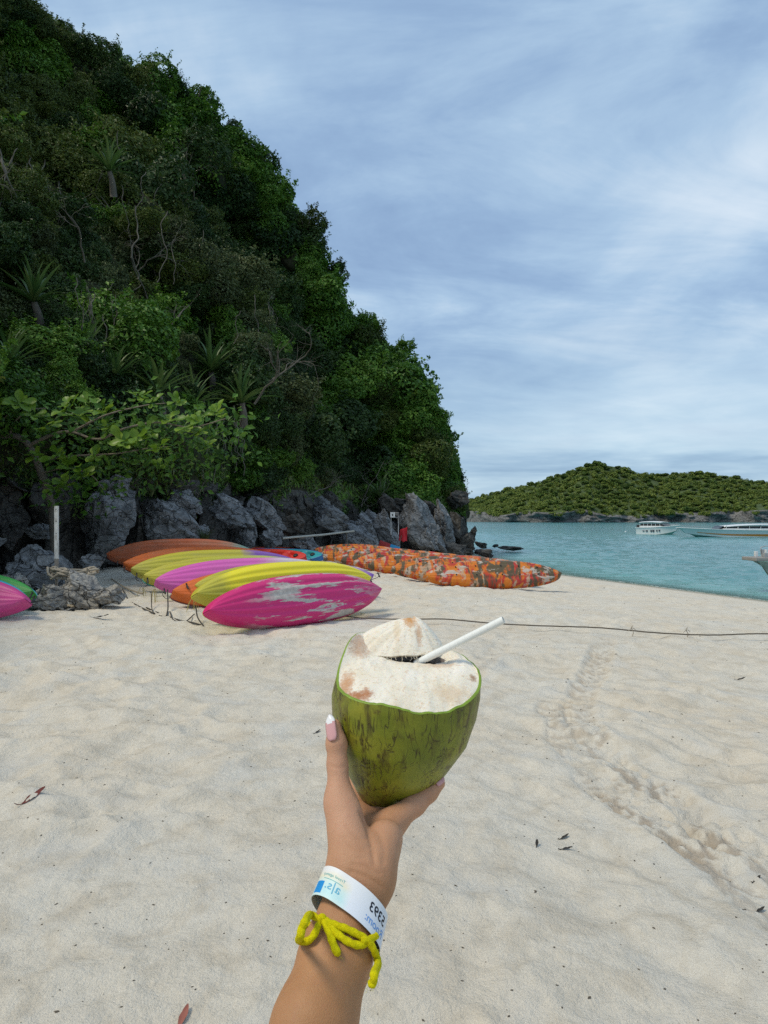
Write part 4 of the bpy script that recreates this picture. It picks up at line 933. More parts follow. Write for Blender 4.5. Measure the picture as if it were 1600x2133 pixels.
KROW = [((222, 1206), 17, 29, 'orange kayak with a dark rim, farthest back in the tipped row', kayak_mat('faded_orange', [(-1, (0.52, 0.115, 0.035)), (0.5, (0.50, 0.12, 0.04)), (1, TEAL)], 0, 1, 0.45), M_MAROON, M_MAROON, 1),
        ((257, 1220), 19, 37, 'orange kayak between the dark rimmed one and the olive yellow one', kayak_mat('worn_orange', [(-1, ORG), (1, ORG)], 0, 2, 0.4), M_MAROON, M_MAROON, 1),
        ((273, 1232), 21, 29, 'olive yellow kayak turning purple towards its far end', kayak_mat('yellow_purple', [(-1, OLV), (0.25, (0.5, 0.45, 0.03)), (0.42, PUR), (1, PUR)], 0, 3, 0.3), solid('olive_deck', OLV), None, 1),
        ((299, 1244), 24, 38, 'yellow kayak with a teal edge line', kayak_mat('yellow_lilac', [(-1, OLV), (-0.4, (0.5, 0.46, 0.03)), (0.3, (0.45, 0.48, 0.10)), (0.6, PUR), (1, PUR)], 0, 4, 0.3), solid('teal_deck', TEAL), solid('teal_edge', TEAL), 1),
        ((323, 1258), 27, 35, 'violet pink kayak fading to white', kayak_mat('pink_white', [(-1, MAG), (0.05, (0.68, 0.14, 0.46)), (0.32, WHT), (0.75, WHT), (1, PUR)], 0, 5, 0.2), solid('yellow_deck', YEL), None, 1),
        ((359, 1272), 31, 46, 'orange kayak with a maroon rim beside the violet pink one', kayak_mat('bright_orange', [(-1, ORG), (1, ORG)], 0, 6, 0.2), M_MAROON, M_MAROON, 1),
        ((405, 1270), 36, 42, 'pale yellow kayak in the middle of the near kayaks', kayak_mat('yellow_pale', [(-1, OLV), (-0.3, (0.5, 0.46, 0.04)), (0.5, YEL), (0.8, (0.5, 0.3, 0.5)), (1, PUR)], 0, 7, 0.3), solid('yellow_deck_b', YEL), None, 1),
        ((409, 1314), 47, 25, 'bright yellow kayak showing behind the magenta hull', kayak_mat('bright_yellow', [(-1, OLV), (-0.80, OLV), (-0.66, YEL), (1, YEL)], 0, 8, 0.0), solid('yellow_deck_c', YEL), None, 1),
        ((435, 1329), 50, 24, 'magenta kayak with sand-scoured hull, nearest the camera', kayak_mat('magenta', [(-1, PINK), (1, PINK)], 1.0, 9, 0.0), solid('yellow_deck_d', YEL), None, 0)]
LIFT = [.26, .16, .10, .07, .06, 0, .06, .16, 0]
for KI, (np_, yaw, E, lab, mh, md, mg, _) in enumerate(KROW): kayak(G(*np_), yaw, E, lab, GA, mh, md, mg, handle=KI < 7, lift=LIFT[KI], sc=0.93 if KI >= 7 else 1.0)
GC = 'orange camouflage kayaks stacked in a row'
CAMO = [((642, 1165), 9, 36, 'red and orange camouflage kayak farthest back in its row'), ((660, 1171), 9, 36, 'camouflage kayak second from the back of its row'), ((696, 1179), 8, 36, 'camouflage kayak third from the back of its row'),
        ((737, 1187), 8, 36, 'camouflage kayak fourth from the back of its row'), ((767, 1194), 7, 36, 'camouflage kayak fifth from the back, in the middle of its row'), ((815, 1203), 6, 36, 'camouflage kayak third from the front of its row'),
        ((841, 1210), 5, 36, 'camouflage kayak second from the front of its row'), ((882, 1219), 4, 38, 'orange nosed camouflage kayak at the front of its row, whole hull showing')]
for k, (np_, yaw, E, lab) in enumerate(CAMO): kayak(G(*np_), yaw, E, lab, GC, M_CAMO, M_CAMO, None, True, False, False, 0.95, handle=False)
GR = 'upright kayaks between the two rows'
kayak(G(674, 1184), 152, 60, 'upright blue kayak with teal seat wells', GR, solid('blue_hull', BLU), solid('teal_wells', (0.02, 0.30, 0.34)), solid('blue_rim', BLU), False, True, True)
kayak(G(640, 1187), 153, 58, 'upright red kayak with black hatches beside the blue one', GR, solid('red_hull', RED), solid('red_wells', (0.62, 0.03, 0.02)), solid('red_rim', RED), False, True, True)
kayak(G(478, 1162), 25, 70, 'red and white kayak end pointing left behind the purple one', GR, kayak_mat('red_white', [(-1, (0.62, 0.06, 0.02)), (-0.75, WHT), (1, BLU)], 0, 12, 0.2), solid('orange_red_deck', (0.65, 0.08, 0.02)), None, False, True, True, pitch=-0.02)
GL = 'kayaks at the left edge'
kayak(G(68, 1276), 172, 42, 'green kayak with a cyan rim at the left edge', GL, solid('green_hull', GRN), solid('cyan_deck', CYAN), solid('cyan_rim', (0.02, 0.35, 0.50)))
kayak(G(50, 1288), 170, 40, 'cyan kayak between the green and the pink one at the left edge', GL, solid('cyan_hull', CYAN), solid('cyan_deck_b', CYAN), None)
kayak(G(54, 1300), 168, 36, 'pink kayak nearest the camera at the left edge', GL, kayak_mat('rose_pink', [(-1, (0.62, 0.06, 0.25)), (1, (0.62, 0.06, 0.25))], 0.1, 14, 0.2), solid('pink_deck', (0.6, 0.05, 0.22)), None)
# ------------------------------------------------------------------ ropes, posts and small things on the sand
M_ROPE_D = plain('dark_wet_rope', (0.055, 0.048, 0.040), 0.95, 0.4, 30)
M_ROPE_L = plain('brown_rope', (0.115, 0.095, 0.072), 0.95, 0.4, 30)
M_ROPE = plain('weathered_rope', (0.20, 0.175, 0.135), 0.95, 0.4, 30, bmp=0.4)
M_ROPE_P = plain('pale_rope', (0.36, 0.31, 0.24), 0.95, 0.4, 20, bmp=0.4)
def sandz(x, y): return float(sand_height(np.array([x]), np.array([y]))[0][0])
def rope(name, pts, rad, mat, label, n=12, lift=0.0, twist=0.0, ridge=0.0, cat='rope', group=None, sag=None):
    w = []
    for k, p in enumerate(pts):
        g = G(p[0], p[1]); w.append((g.x, g.y, sandz(g.x, g.y)+(p[2] if len(p) > 2 else rad*0.6)))
    pth = catmull(w, n); V, Fl = tube_np(pth, rad, 8, twist, ridge, 3); base = pth[0].copy()
    o = link(name, mesh_np(name, V-base, Fl, True, (mat,))); o.location = base
    return tag(o, label, cat, group)
rope('mooring_rope', [(690, 1283, .03), (760, 1289, .03), (840, 1296, .05), (930, 1305, .08), (1030, 1310, .085), (1130, 1317, .09), (1250, 1324, .09), (1370, 1330, .09), (1480, 1334, .095), (1600, 1337, .10), (1760, 1341, .10)], 0.0095, M_ROPE_L,
     'long brown rope stretched low across the sand to the right', 16, twist=150, ridge=0.12)
for x in (1317, 1431):
    g = G(x, 1330); V, Fl = join_np([tube_np(catmull([(0, 0, -.02), (.015, 0, .04), (-.01, 0.01, .10), (.01, 0, .13)], 4), 0.006, 5), tube_np(catmull([(-.05, 0, .06), (0, 0, .10), (.05, .01, .07)], 4), 0.005, 5)])
    o = link('rope_knot', mesh_np('rope_knot', V, Fl, True, (M_ROPE_P,))); o.location = (g.x, g.y, sandz(g.x, g.y)+.02)
    tag(o, 'pale knotted twine on the long brown rope, ' + ('nearer the coconut' if x < 1400 else 'nearer the right edge'), 'knot')
rope('anchor_rope', [(255, 1228, .05), (268, 1250), (290, 1268), (322, 1287)], 0.012, M_ROPE_D, 'dark rope trailing from the pale rocks across the sand', 10)
rope('anchor_rope', [(305, 1272), (330, 1281), (370, 1297), (398, 1308), (418, 1310)], 0.012, M_ROPE_D, 'dark rope leading to the nose of the yellow kayak', 10)
rope('anchor_rope', [(354, 1285), (362, 1298, .0), (385, 1302), (405, 1292, .05)], 0.009, M_ROPE_D, 'slack dark rope loop under the pale yellow nose', 10)
rope('anchor_rope', [(315, 1265, .22), (318, 1280), (338, 1290), (350, 1288)], 0.008, M_ROPE_D, 'dark rope hanging from the violet pink nose', 10)
rope('anchor_rope', [(349, 1272, .30), (350, 1282, .1), (347, 1290)], 0.011, M_ROPE_D, 'short dark rope under the orange nose', 8)
rope('anchor_rope', [(408, 1300, .2), (412, 1306, .08), (424, 1313)], 0.010, M_ROPE_D, 'dark rope stub under the olive yellow nose', 8)
rope('driftwood', [(232, 1212, .1), (262, 1228, .06), (298, 1245, .05)], 0.022, M_ROPE_P, 'pale stick lying under the kayak noses', 8, cat='stick')
# twine ends hanging from noses
r_ = np.random.default_rng(12)
for (px, py, D, lab) in [(297, 1236, 14.2, 'loose yellow twine under the teal edged kayak'), (322, 1240, 13.0, 'loose yellow twine under the violet pink kayak'), (404, 1262, 11.4, 'loose orange twine under the pale yellow kayak')]:
    parts = []
    for k in range(6):
        a = r_.normal(size=3)*0.05; parts.append(tube_np(catmull([(a[0]*.4, a[1]*.4, .12), (a[0], a[1], 0), (a[0]*1.5, a[1], -.16-.1*r_.random())], 5), 0.004, 4))
    V, Fl = join_np(parts); o = link('twine', mesh_np('twine', V, Fl, True, (plain('yellow_twine', (0.42, 0.36, 0.10), 0.9),))); o.location = P(px, py, D); tag(o, lab, 'twine')
# rope pile by the white post
def rope_pile():
    r = np.random.default_rng(6); c = P(150, 1204, 12.55); pts = []
    for k in range(46):
        a = k*0.83+r.normal()*0.4; rr = 0.16+0.16*r.random(); pts.append((math.cos(a)*rr*1.55, math.sin(a)*rr*0.7, 0.03+0.24*r.random()*(1-rr*1.8)+0.06*math.sin(k*1.7)))
    V, Fl = tube_np(catmull(pts, 8), 0.022, 8, 110, 0.14, 3); o = link('rope_coil', mesh_np('rope_coil', V, Fl, True, (M_ROPE_P,))); o.location = c
    tag(o, 'heap of thick pale rope at the foot of the white post', 'rope')
rope_pile()
# white post
def white_post():
    c = P(118, 1212, 12.75); top = (1212-1054)/F*12.75; w = 0.034
    m, nt, b, o = new_mat('weathered_white_paint'); co = objco(nt); n = noise(nt, mapping(nt, co, (3, 3, 0.7)), 6, 5, 0.7)
    put(nt, b, base=mix(nt, ramp(nt, n, [(0.5, 0), (0.65, 1)]), (0.62, 0.62, 0.60), (0.30, 0.27, 0.23)), rough=0.7)
    bm = bmesh.new(); add_box(bm, (-w, -0.02, 0.42), (w, 0.02, top), None, 0.004)
    t = thing('white_post', 'white wooden post with a pointed foot among the rocks at the left', 'post', c); link('upper_post', bm_mesh('upper_post', bm, False, (m,)), t)
    bm = bmesh.new(); add_box(bm, (-w*0.98, -0.019, -0.25), (w*0.98, 0.019, 0.418)); 
    for v in bm.verts:
        if v.co.z < 0: v.co.x *= 0.35
    link('tapered_foot', bm_mesh('tapered_foot', bm, False, (plain('stained_wood', (0.25, 0.22, 0.19), 0.9, .5, 14),)), t)
    for z in (top-0.06, top-0.28, top-0.5):
        h = link('bolt_hole', SCUP, t, M_HOLE); h.location = (0, -0.018, z); h.rotation_euler = (math.pi/2, 0, 0); h.scale = (.5, .5, .5)
white_post()
# long pale pole on the rocks
a, b = P(588, 1121, 27.5), P(737, 1106, 33.0); V, Fl = tube_np(np.array([a-a, (b-a)*0.5+Vector((0, 0, -.03)), b-a]), 0.045, 10)
o = link('pale_pole', mesh_np('pale_pole', V, Fl, True, (plain('pale_pole_paint', (0.42, 0.41, 0.36), 0.6),))); o.location = a; tag(o, 'long pale pole lying across the rocks behind the kayaks', 'pole')
a, b = P(722, 1110, 32.0), P(724, 1150, 32.0); V, Fl = tube_np(np.array([a-b, b-b]), 0.03, 8); o = link('wooden_stake', mesh_np('wooden_stake', V, Fl, True, (M_BARK,))); o.location = b; tag(o, 'dark stake propping the right end of the pale pole', 'stake')
# white notice on legs, empty frame beside it
def notice():
    D = 38.0; c = P(822, 1100, D); s = D/F
    t = thing('notice_board', 'small white notice with a black mark on a two-legged stand by the rocks', 'sign', c); mw = plain('notice_white', (0.72, 0.72, 0.70), 0.6, 0.05); mf = plain('stand_grey', (0.42, 0.42, 0.42), 0.5)
    bm = bmesh.new(); add_box(bm, (-9*s, -0.03, 22*s), (1*s, 0.0, 33*s), None, 0.01); link('panel', bm_mesh('panel', bm, False, (mw,)), t)
    bm = bmesh.new(); add_box(bm, (-5.4*s, -0.036, 25.5*s), (-3*s, -0.031, 29.5*s)); link('black_mark', bm_mesh('black_mark', bm, False, (M_BLACK,)), t)
    for x in (-7.5, 8.0):
        V, Fl = tube_np(np.array([(x*s, 0.03, -14*s), (x*s, 0.03, 32*s)]), 0.022, 8); link('leg', mesh_np('leg', V, Fl, True, (mf,)), t)
    for z in (22.5, 32.0):
        V, Fl = tube_np(np.array([(-8*s, 0.03, z*s), (9*s, 0.03, z*s)]), 0.02, 8); link('rail', mesh_np('rail', V, Fl, True, (mf,)), t)
    bm = bmesh.new(); add_box(bm, (2*s, -0.01, 26*s), (9*s, 0.02, 32*s)); link('dark_panel', bm_mesh('dark_panel', bm, False, (plain('dark_panel', (0.16, 0.15, 0.14)),)), t)
notice()
# red cloth
def red_cloth():
    D = 36.5; c = P(840, 1112, D); s = D/F; V = []
    for i in range(13):
        for j in range(11):
            u, v = i/12, j/10; x = (-9+17*u+2.5*v*(1-u))*s; z = (-15+24*v+6*u*(v-0.2)+1.5*math.sin(u*9)*(1-v))*s; V.append((x, 0.07*math.sin(u*8+v*2)+0.04*math.sin(v*6), z))
    t = thing('red_flag', 'red cloth hanging in front of the rocks by the white notice', 'flag', c); me = mesh_np('cloth', np.array(V), grid_faces(13, 11), True, (plain('red_cloth', (0.50, 0.018, 0.03), 0.85),)); o = link('cloth', me, t)
    o.modifiers.new('thickness', 'SOLIDIFY').thickness = 0.012
    V, Fl = tube_np(np.array([(-9*s, 0.03, -30*s), (-2*s, 0.05, 6*s), (9*s, 0.06, 17*s)]), 0.018, 6); link('pole', mesh_np('pole', V, Fl, True, (M_BARK,)), t)
red_cloth()
# paddle
def paddle():
    D = 35.0; a, b = P(790, 1131, D), P(832, 1146, D); d = b-a; t = thing('paddle', 'paddle with a blue blade and red part behind the camouflage kayaks', 'paddle', a); L = d.length; q = d.to_track_quat('X', 'Z'); t.rotation_mode = 'QUATERNION'; t.rotation_quaternion = q
    def blade(x0, x1, mat, nm):
        bm = bmesh.new(); add_box(bm, (x0, -0.02, -0.15), (x1, 0.02, 0.15), None, 0.018); link(nm, bm_mesh(nm, bm, True, (mat,)), t)
    V, Fl = tube_np(np.array([(-0.9, 0, 0), (0.05, 0, 0)]), 0.025, 8); link('shaft', mesh_np('shaft', V, Fl, True, (M_BLACK,)), t)
    blade(0.0, 0.52*L, plain('paddle_red', (0.35, 0.02, 0.02), 0.5), 'red_blade'); blade(0.52*L+.003, L, plain('paddle_blue', (0.02, 0.28, 0.55), 0.5), 'blue_tip')
paddle()
# dried red-brown leaf, leaf bits, shells, twigs
M_DRY = plain('dried_leaf', (0.13, 0.025, 0.018), 0.8, 0.5, 40); M_DK = plain('dark_debris', (0.03, 0.026, 0.022), 0.9, 0.5, 60)
def dry_leaf(px, py, L, rot, label, mat=M_DRY, curl=1.0, name='dry_leaf'):
    g = G(px, py); V = []; r = np.random.default_rng(int(px))
    for i in range(9):
        s = i/8
        for q in (-1, -.4, .4, 1): w = 0.17*math.sin(math.pi*min(1, s*0.95+0.04))**0.8; V.append((s*L, q*w*L, L*(0.35*curl*s*s+curl*0.55*abs(q)*w+0.03*math.sin(s*13+q*3))+0.004))
    st = tube_np(catmull([(0, 0, 0.004), (-0.15*L, 0.03*L, 0.05*L), (-0.3*L, 0.02*L, 0.15*L)], 4), 0.0022, 5)
    Vb, Fb = join_np([(np.array(V), grid_faces(9, 4)), st])
    o = link(name, mesh_np(name, Vb, Fb, True, (mat,))); o.location = (g.x, g.y, sandz(g.x, g.y)); o.rotation_euler = (0, 0, rot); tag(o, label, 'leaf')
dry_leaf(46, 1698, 0.135, 1.05, 'curled dry red-brown leaf on the sand at the left')
dry_leaf(372, 2128, 0.07, 1.4, 'pinkish dry leaf tip at the bottom edge of the sand', plain('pink_leaf', (0.30, 0.10, 0.07), 0.8))
dry_leaf(1168, 1737, 0.05, 0.4, 'dark curled leaf bit on the sand right of the hand, upper one', M_DK); dry_leaf(1170, 1762, 0.055, 0.1, 'flat dark leaf bit just below the dark curled one', M_DK, 0.5)
dry_leaf(1118, 1762, 0.045, 1.3, 'dark leaf bit left of the two dark ones', M_DK); dry_leaf(1570, 1815, 0.05, 0.5, 'dark seed pod bits near the right edge', M_DK); dry_leaf(1575, 1882, 0.045, 0.3, 'dark bit low near the right edge', M_DK)
dry_leaf(195, 1300, 0.22, 0.1, 'brown leaf on the sand in front of the left rocks', M_DK, .6); dry_leaf(1132, 1424, 0.1, 0.1, 'thin dark curved leaf on the sand right of the coconut', M_DK, .5)
dry_leaf(1535, 1412, 0.10, 0.2, 'dark twisted leaf near the right edge below the rope', M_DK, .7); dry_leaf(656, 1532, 0.05, 0.7, 'black leaf scrap on the sand left of the thumb', M_DK)
def litter():
    r = np.random.default_rng(17); n = 1100; R = 2.0*np.exp(r.uniform(0, math.log(11), n)); A = np.radians(r.uniform(-36, 36, n)); X, Y = R*np.sin(A), R*np.cos(A)
    ok = ground_base(X, Y) > -0.95; X, Y, R = X[ok], Y[ok], R[ok]; n = len(X); Z = sand_height(X, Y)[0]
    s = 0.0021*(1+0.20*R)*r.uniform(0.5, 1.6, n)*np.where(r.random(n) < 0.05, 1.5, 1); a = r.uniform(0, 6.28, n); e = r.uniform(1, 2.2, n); Vs = []
    dx, dy = np.cos(a)*s*e, np.sin(a)*s*e; ex, ey = -np.sin(a)*s, np.cos(a)*s; h = s*0.7
    q = lambda kx, ky, kz: np.stack([X+kx*dx+ky*ex, Y+kx*dy+ky*ey, Z+kz*h], -1)
    V = np.stack([q(-1, 0, .1), q(0, -1, .1), q(1, 0, .1), q(0, 1, .1), q(0, 0, 1)], 1).reshape(-1, 3); b = (np.arange(n)*5)[:, None]
    Fq = np.concatenate([b+np.array([[i, (i+1) % 4, 4]]) for i in range(4)])
    tag(link('beach_litter', mesh_np('beach_litter', V, Fq, False, (plain('litter', (0.085, 0.07, 0.052), 0.9, 0.7, 3),))), kind='stuff')
litter()
# grass tuft among the boulders
def tuft(px, py, D, s, lab):
    r = np.random.default_rng(int(px)); V = []; Fs = []
    for k in range(90):
        a = r.uniform(0, 6.28); l = s*r.uniform(.5, 1.1); d = np.array([math.cos(a)*.5, math.sin(a)*.5, 1])*l; w = np.array([-math.sin(a), math.cos(a), 0])*0.012; b = len(V); p0 = r.normal(size=3)*0.05*s
        V += list([p0-w, p0+w, p0+d*.6+w*.7, p0+d*.6-w*.7, p0+d*np.array([1.5, 1.5, .85])]); Fs += [[b, b+1, b+2, b+3], [b+3, b+2, b+4]]
    o = link('grass_tuft', mesh_np('grass_tuft', np.array(V), Fs, False, (M_LEAF['grey'],))); o.location = P(px, py, D); tag(o, lab, 'grass')
tuft(425, 1138, 23.0, 0.75, 'yellowish grass tuft growing between the rocks by the hollow'); tuft(315, 1032, 21.8, 0.3, 'tiny green tuft on top of the sloping rock')

# ------------------------------------------------------------------ boats
M_GEL = plain('white_gelcoat', (0.72, 0.73, 0.72), 0.25, 0.04); M_GELB = plain('pale_green_gelcoat', (0.30, 0.48, 0.42), 0.3, 0.1); M_GLASS = plain('dark_glass', (0.015, 0.018, 0.02), 0.08); M_ORS = plain('orange_stripe', (0.55, 0.22, 0.03), 0.4); M_GREYG = plain('grey_gelcoat', (0.38, 0.37, 0.35), 0.4, 0.15); M_STEEL = plain('steel_rail', (0.35, 0.36, 0.37), 0.35)
def hull_loft(L, B, free, draft=0.25, flare=0.75, low=0.0):
    """x: 0 stern to L bow; returns sides (topsides) and bottom strips"""
    xs = np.linspace(0, 1, 36); top, chin, keel = [], [], []
    for s in xs:
        b = B*(1-max(0, (s-0.45)/0.55)**2.3)+0.002; bc = b*(0.86-0.55*max(0, (s-0.5)/0.5)**1.5); zt = free*(0.80+0.34*s**2.2); zc = -0.02+free*0.62*max(0, (s-0.45)/0.55)**2.0; zk = -draft+(free*0.95+draft)*max(0, (s-0.72)/0.28)**2.4
        xt = s*L; xc = L*(s*(1-0.045*s**3)); xk = L*s*(1-0.10*s**3)
        top.append((xt, b, zt)); chin.append((xc, bc, max(zc, zk))); keel.append((xk, 0.002, min(zk, zc)))
    return np.array(top), np.array(chin), np.array(keel)
def mir(a): return a*np.array([1, -1, 1])
def strip(rows): V = np.concatenate(rows); return V, grid_faces(len(rows), len(rows[0]))
def lerp_rows(a, b, n): return [a+(b-a)*k/(n-1) for k in range(n)]
def boat_base(t, L, B, free, mside, mbot, md):
    top, chin, keel = hull_loft(L, B, free); mid = top*0.52+chin*0.48+np.array([0, -0.06*B, 0])
    for s in (1, -1):
        f = (lambda a: a) if s > 0 else mir
        V1, F1 = strip([f(top), f(top*0.76+chin*0.24+np.array([0, -0.03*B, 0])), f(mid), f(chin)]); V2, F2 = strip([f(chin), f(keel)])
        o = link('hull_side', mesh_np('hull_side', V1, F1, True, (mside,)), t); link('hull_bottom', mesh_np('hull_bottom', V2, F2, True, (mbot,)), t)
    V, Fq = strip([top, top*np.array([1, .5, 1])+[0, 0, 0.04], top*np.array([1, -.5, 1])+[0, 0, 0.04], mir(top)]); link('deck', mesh_np('deck', V, Fq, True, (md,)), t)
    tr = np.array([top[0], chin[0], keel[0], mir(chin)[0], mir(top)[0]]); link('transom', mesh_np('transom', tr, [[0, 1, 2, 3, 4]], False, (mside,)), t)
    pth = np.concatenate([top[::1], mir(top)[::-1]]); V, Fl = tube_np(pth+[0, 0, 0.01], 0.05, 6, cap=False); link('rub_rail', mesh_np('rub_rail', V, Fl, True, (M_GEL,)), t)
    return top, chin, keel
def roofed_boat(name, label, loc, heading, L, B, free, x0, x1, rh, mside, mbot, stripe=None, mark=False, slope=0.0):
    t = thing(name, label, 'boat', loc); t.rotation_euler = (0, 0, heading); top, chin, keel = boat_base(t, L, B, free, mside, mbot, M_GEL)
    zt = free*0.86
    V = []; n = 14
    for i in range(n):
        s = i/(n-1); x = x0+(x1-x0)*s
        for q in np.linspace(-1, 1, 9): V.append((x, q*B*0.92*(1-0.18*max(0, s-0.7)/0.3), zt+rh+0.10*(1-q*q)+0.08*math.sin(s*math.pi)-slope*s*s))
    o = link('roof', mesh_np('roof', np.array(V), grid_faces(n, 9)[:, ::-1], True, (M_GEL,)), t); o.modifiers.new('thickness', 'SOLIDIFY').thickness = 0.09
    for s in np.linspace(0.03, 0.97, 6):
        for q in (-1, 1):
            x = x0+(x1-x0)*s; V, Fl = tube_np(np.array([(x+0.1*(s > .9), q*B*0.86, zt-0.05), (x, q*B*0.84, zt+rh)]), 0.04, 6); link('roof_post', mesh_np('roof_post', V, Fl, True, (M_GEL,)), t)
    bm = bmesh.new(); add_box(bm, (x0+0.2, -B*0.78, zt), (x1-0.15, B*0.78, zt+rh*0.80), None, 0.05); link('cabin_glass', bm_mesh('cabin_glass', bm, False, (M_GLASS,)), t)
    bm = bmesh.new(); add_box(bm, (x0+0.1, -B*0.84, zt-0.02), (x1+0.1, B*0.84, zt+rh*0.32), None, 0.04); link('coaming', bm_mesh('coaming', bm, False, (M_GEL,)), t)
    wv = np.array([(x1+0.75, -B*0.55, zt+0.08), (x1+0.75, B*0.55, zt+0.08), (x1+0.02, B*0.74, zt+rh*0.9), (x1+0.02, -B*0.74, zt+rh*0.9)]); o = link('windscreen', mesh_np('windscreen', wv, [[0, 1, 2, 3]], False, (M_GLASS,)), t); o.modifiers.new('thickness', 'SOLIDIFY').thickness = 0.03
    if stripe is not None:
        for q in (1, -1):
            f = (lambda a: a) if q > 0 else mir
            a = top*0.42+chin*0.58+np.array([0, 0.012, 0]); b = top*0.10+chin*0.90+np.array([0, 0.012, 0]); k = np.linspace(0, 1, len(a))[:, None]; b2 = a*np.clip(k*1.25-0.25, 0, 1)+b*(1-np.clip(k*1.25-0.25, 0, 1))
            V, Fq = strip([f(a[:30])+np.array([0, q*(-0.05*B+0.02), 0]), f(b2[:30])+np.array([0, q*(-0.03*B+0.02), 0])]); link('stripe', mesh_np('stripe', V, Fq, True, (stripe,)), t)
    if mark:
        for k, (u, w, h) in enumerate([(0.30, .35, .22), (0.40, .25, .3), (0.48, .3, .34), (0.56, .16, .3), (0.62, .22, .26), (0.22, .3, .14)]):
            i = int(u*35); p = top[i]*0.5+chin[i]*0.5; bm = bmesh.new(); add_box(bm, (p[0]-w/2, -p[1]-0.05, p[2]-h/2), (p[0]+w/2, -p[1]+0.12, p[2]+h/2), None, 0.02); link('hull_emblem', bm_mesh('hull_emblem', bm, False, (plain('emblem_dark', (0.06, 0.07, 0.09)),)), t)
            bm = bmesh.new(); add_box(bm, (p[0]-w/2, p[1]-0.12, p[2]-h/2), (p[0]+w/2, p[1]+0.05, p[2]+h/2), None, 0.02); link('hull_emblem', bm_mesh('hull_emblem', bm, False, (M_GLASS,)), t)
    # bow rail
    q = top[22:34]; V, Fl = tube_np(np.concatenate([q+[0, -0.1, 0.28], (mir(q)+[0, 0.1, 0.28])[::-1]]), 0.022, 5); link('bow_rail', mesh_np('bow_rail', V, Fl, True, (M_STEEL,)), t)
    bm = bmesh.new(); add_box(bm, (-0.6, -0.3, -0.1), (-0.05, 0.3, free*1.15), None, 0.08); link('outboard_motor', bm_mesh('outboard_motor', bm, True, (M_BLACK,)), t)
    return t
p = P(1368, 1111, 113.0); roofed_boat('speedboat', 'white speedboat with a canopy roof lying at anchor in the bay', (p.x-1.7, p.y+2.5, WL), math.radians(-58), 7.4, 1.3, 1.30, 0.6, 4.6, 0.72, M_GEL, M_GELB, None, True)
p = P(1408, 1118, 97.0); hd = math.radians(184); L = 14.5; roofed_boat('long_speedboat', 'long low white speedboat with an orange stripe at the right edge', (p.x-L*math.cos(hd), p.y-L*math.sin(hd), WL), hd, L, 1.6, 1.15, -0.5, 8.2, 0.62, M_GEL, M_GELB, M_ORS, False, 0.25)
# grey bow at the right edge
def grey_boat():
    bow = P(1564, 1166, 25.0); hd = math.radians(186); L = 9.0; fr = (bow.z-WL)/1.14; t = thing('grey_boat', 'bow of a grey wooden boat with deck gear at the right edge', 'boat', (bow.x-L*math.cos(hd), bow.y-L*math.sin(hd), WL)); t.rotation_euler = (0, 0, hd)
    top, chin, keel = boat_base(t, L, 1.25, fr, M_GREYG, plain('tan_bottom', (0.34, 0.26, 0.19), 0.5), M_GREYG)
    bm = bmesh.new(); add_box(bm, (L-1.05, -0.42, bow.z-WL-0.03), (L+0.08, 0.42, bow.z-WL+0.10), None, 0.03); link('bow_platform', bm_mesh('bow_platform', bm, False, (plain('weathered_plank', (0.30, 0.28, 0.26), 0.8, .3, 6),)), t)
    z0 = bow.z-WL+0.10
    for k, (x, y, h, w) in enumerate([(L-.30, -.15, .20, .05), (L-.42, .2, .16, .06), (L-.62, -.05, .26, .04), (L-.66, -.28, .26, .04)]):
        bm = bmesh.new(); add_box(bm, (x-w, y-w, z0), (x+w, y+w, z0+h), None, 0.012); link('bollard', bm_mesh('bollard', bm, False, (M_STEEL if k % 2 else M_GEL,)), t)
    V, Fl = tube_np(catmull([(L-.62, -.3, z0+.02), (L-.62, -.3, z0+.34), (L-1.3, -.5, z0+.36), (L-2.2, -.75, z0+.33)], 5), 0.02, 6); link('hand_rail', mesh_np('hand_rail', V, Fl, True, (M_STEEL,)), t)
    bm = bmesh.new(); add_box(bm, (L-1.6, -.5, z0-.02), (L-.85, .5, z0+.13), None, 0.03); link('locker', bm_mesh('locker', bm, False, (M_GEL,)), t)
grey_boat()
b_ = bmesh.new(); bmesh.ops.create_uvsphere(b_, u_segments=16, v_segments=10, radius=0.16)
p = P(1303, 1107, 130.0); o = link('buoy', bm_mesh('buoy', b_, True, (M_GEL,))); o.location = (p.x, p.y, WL+0.05); o.scale = (1, 1, .85); tag(o, 'small white buoy floating left of the anchored speedboat', 'buoy')
# ------------------------------------------------------------------ coconut
CD = 0.68; CK = CD/F; CO = P(843, 1396, CD)          # 1 local unit = 1 photo pixel at the coconut
PROF_Z = np.array([-291, -289, -283, -270, -254, -214, -149, -94, -50, 0, 40, 80, 120.])
PROF_R = np.array([0, 10, 26, 46, 62, 97, 130, 146, 152, 151, 148, 139, 124.])
CEN_Z = np.array([-289, -254, -214, -149, -94, 0, 100]); CEN_X = np.array([-43, -35, -20, -9, -5, 1, 3])
def cut_z(X, Y): return 0.32*Y-0.05*X+2
def lobe(th, z=0): return 1+0.034*np.cos(3*(th+0.35))+0.012*np.cos(2*th+1.0)+0.010*np.cos(6*(th+0.2))
def husk_r(th, z):
    left = np.exp(-((((th-3.0+math.pi) % (2*math.pi))-math.pi)/0.75)**2)      # the husk slopes in where it was trimmed on the left
    return np.interp(z, PROF_Z, PROF_R)*lobe(th)*(1-0.115*left*sstep(z, -70, 60))
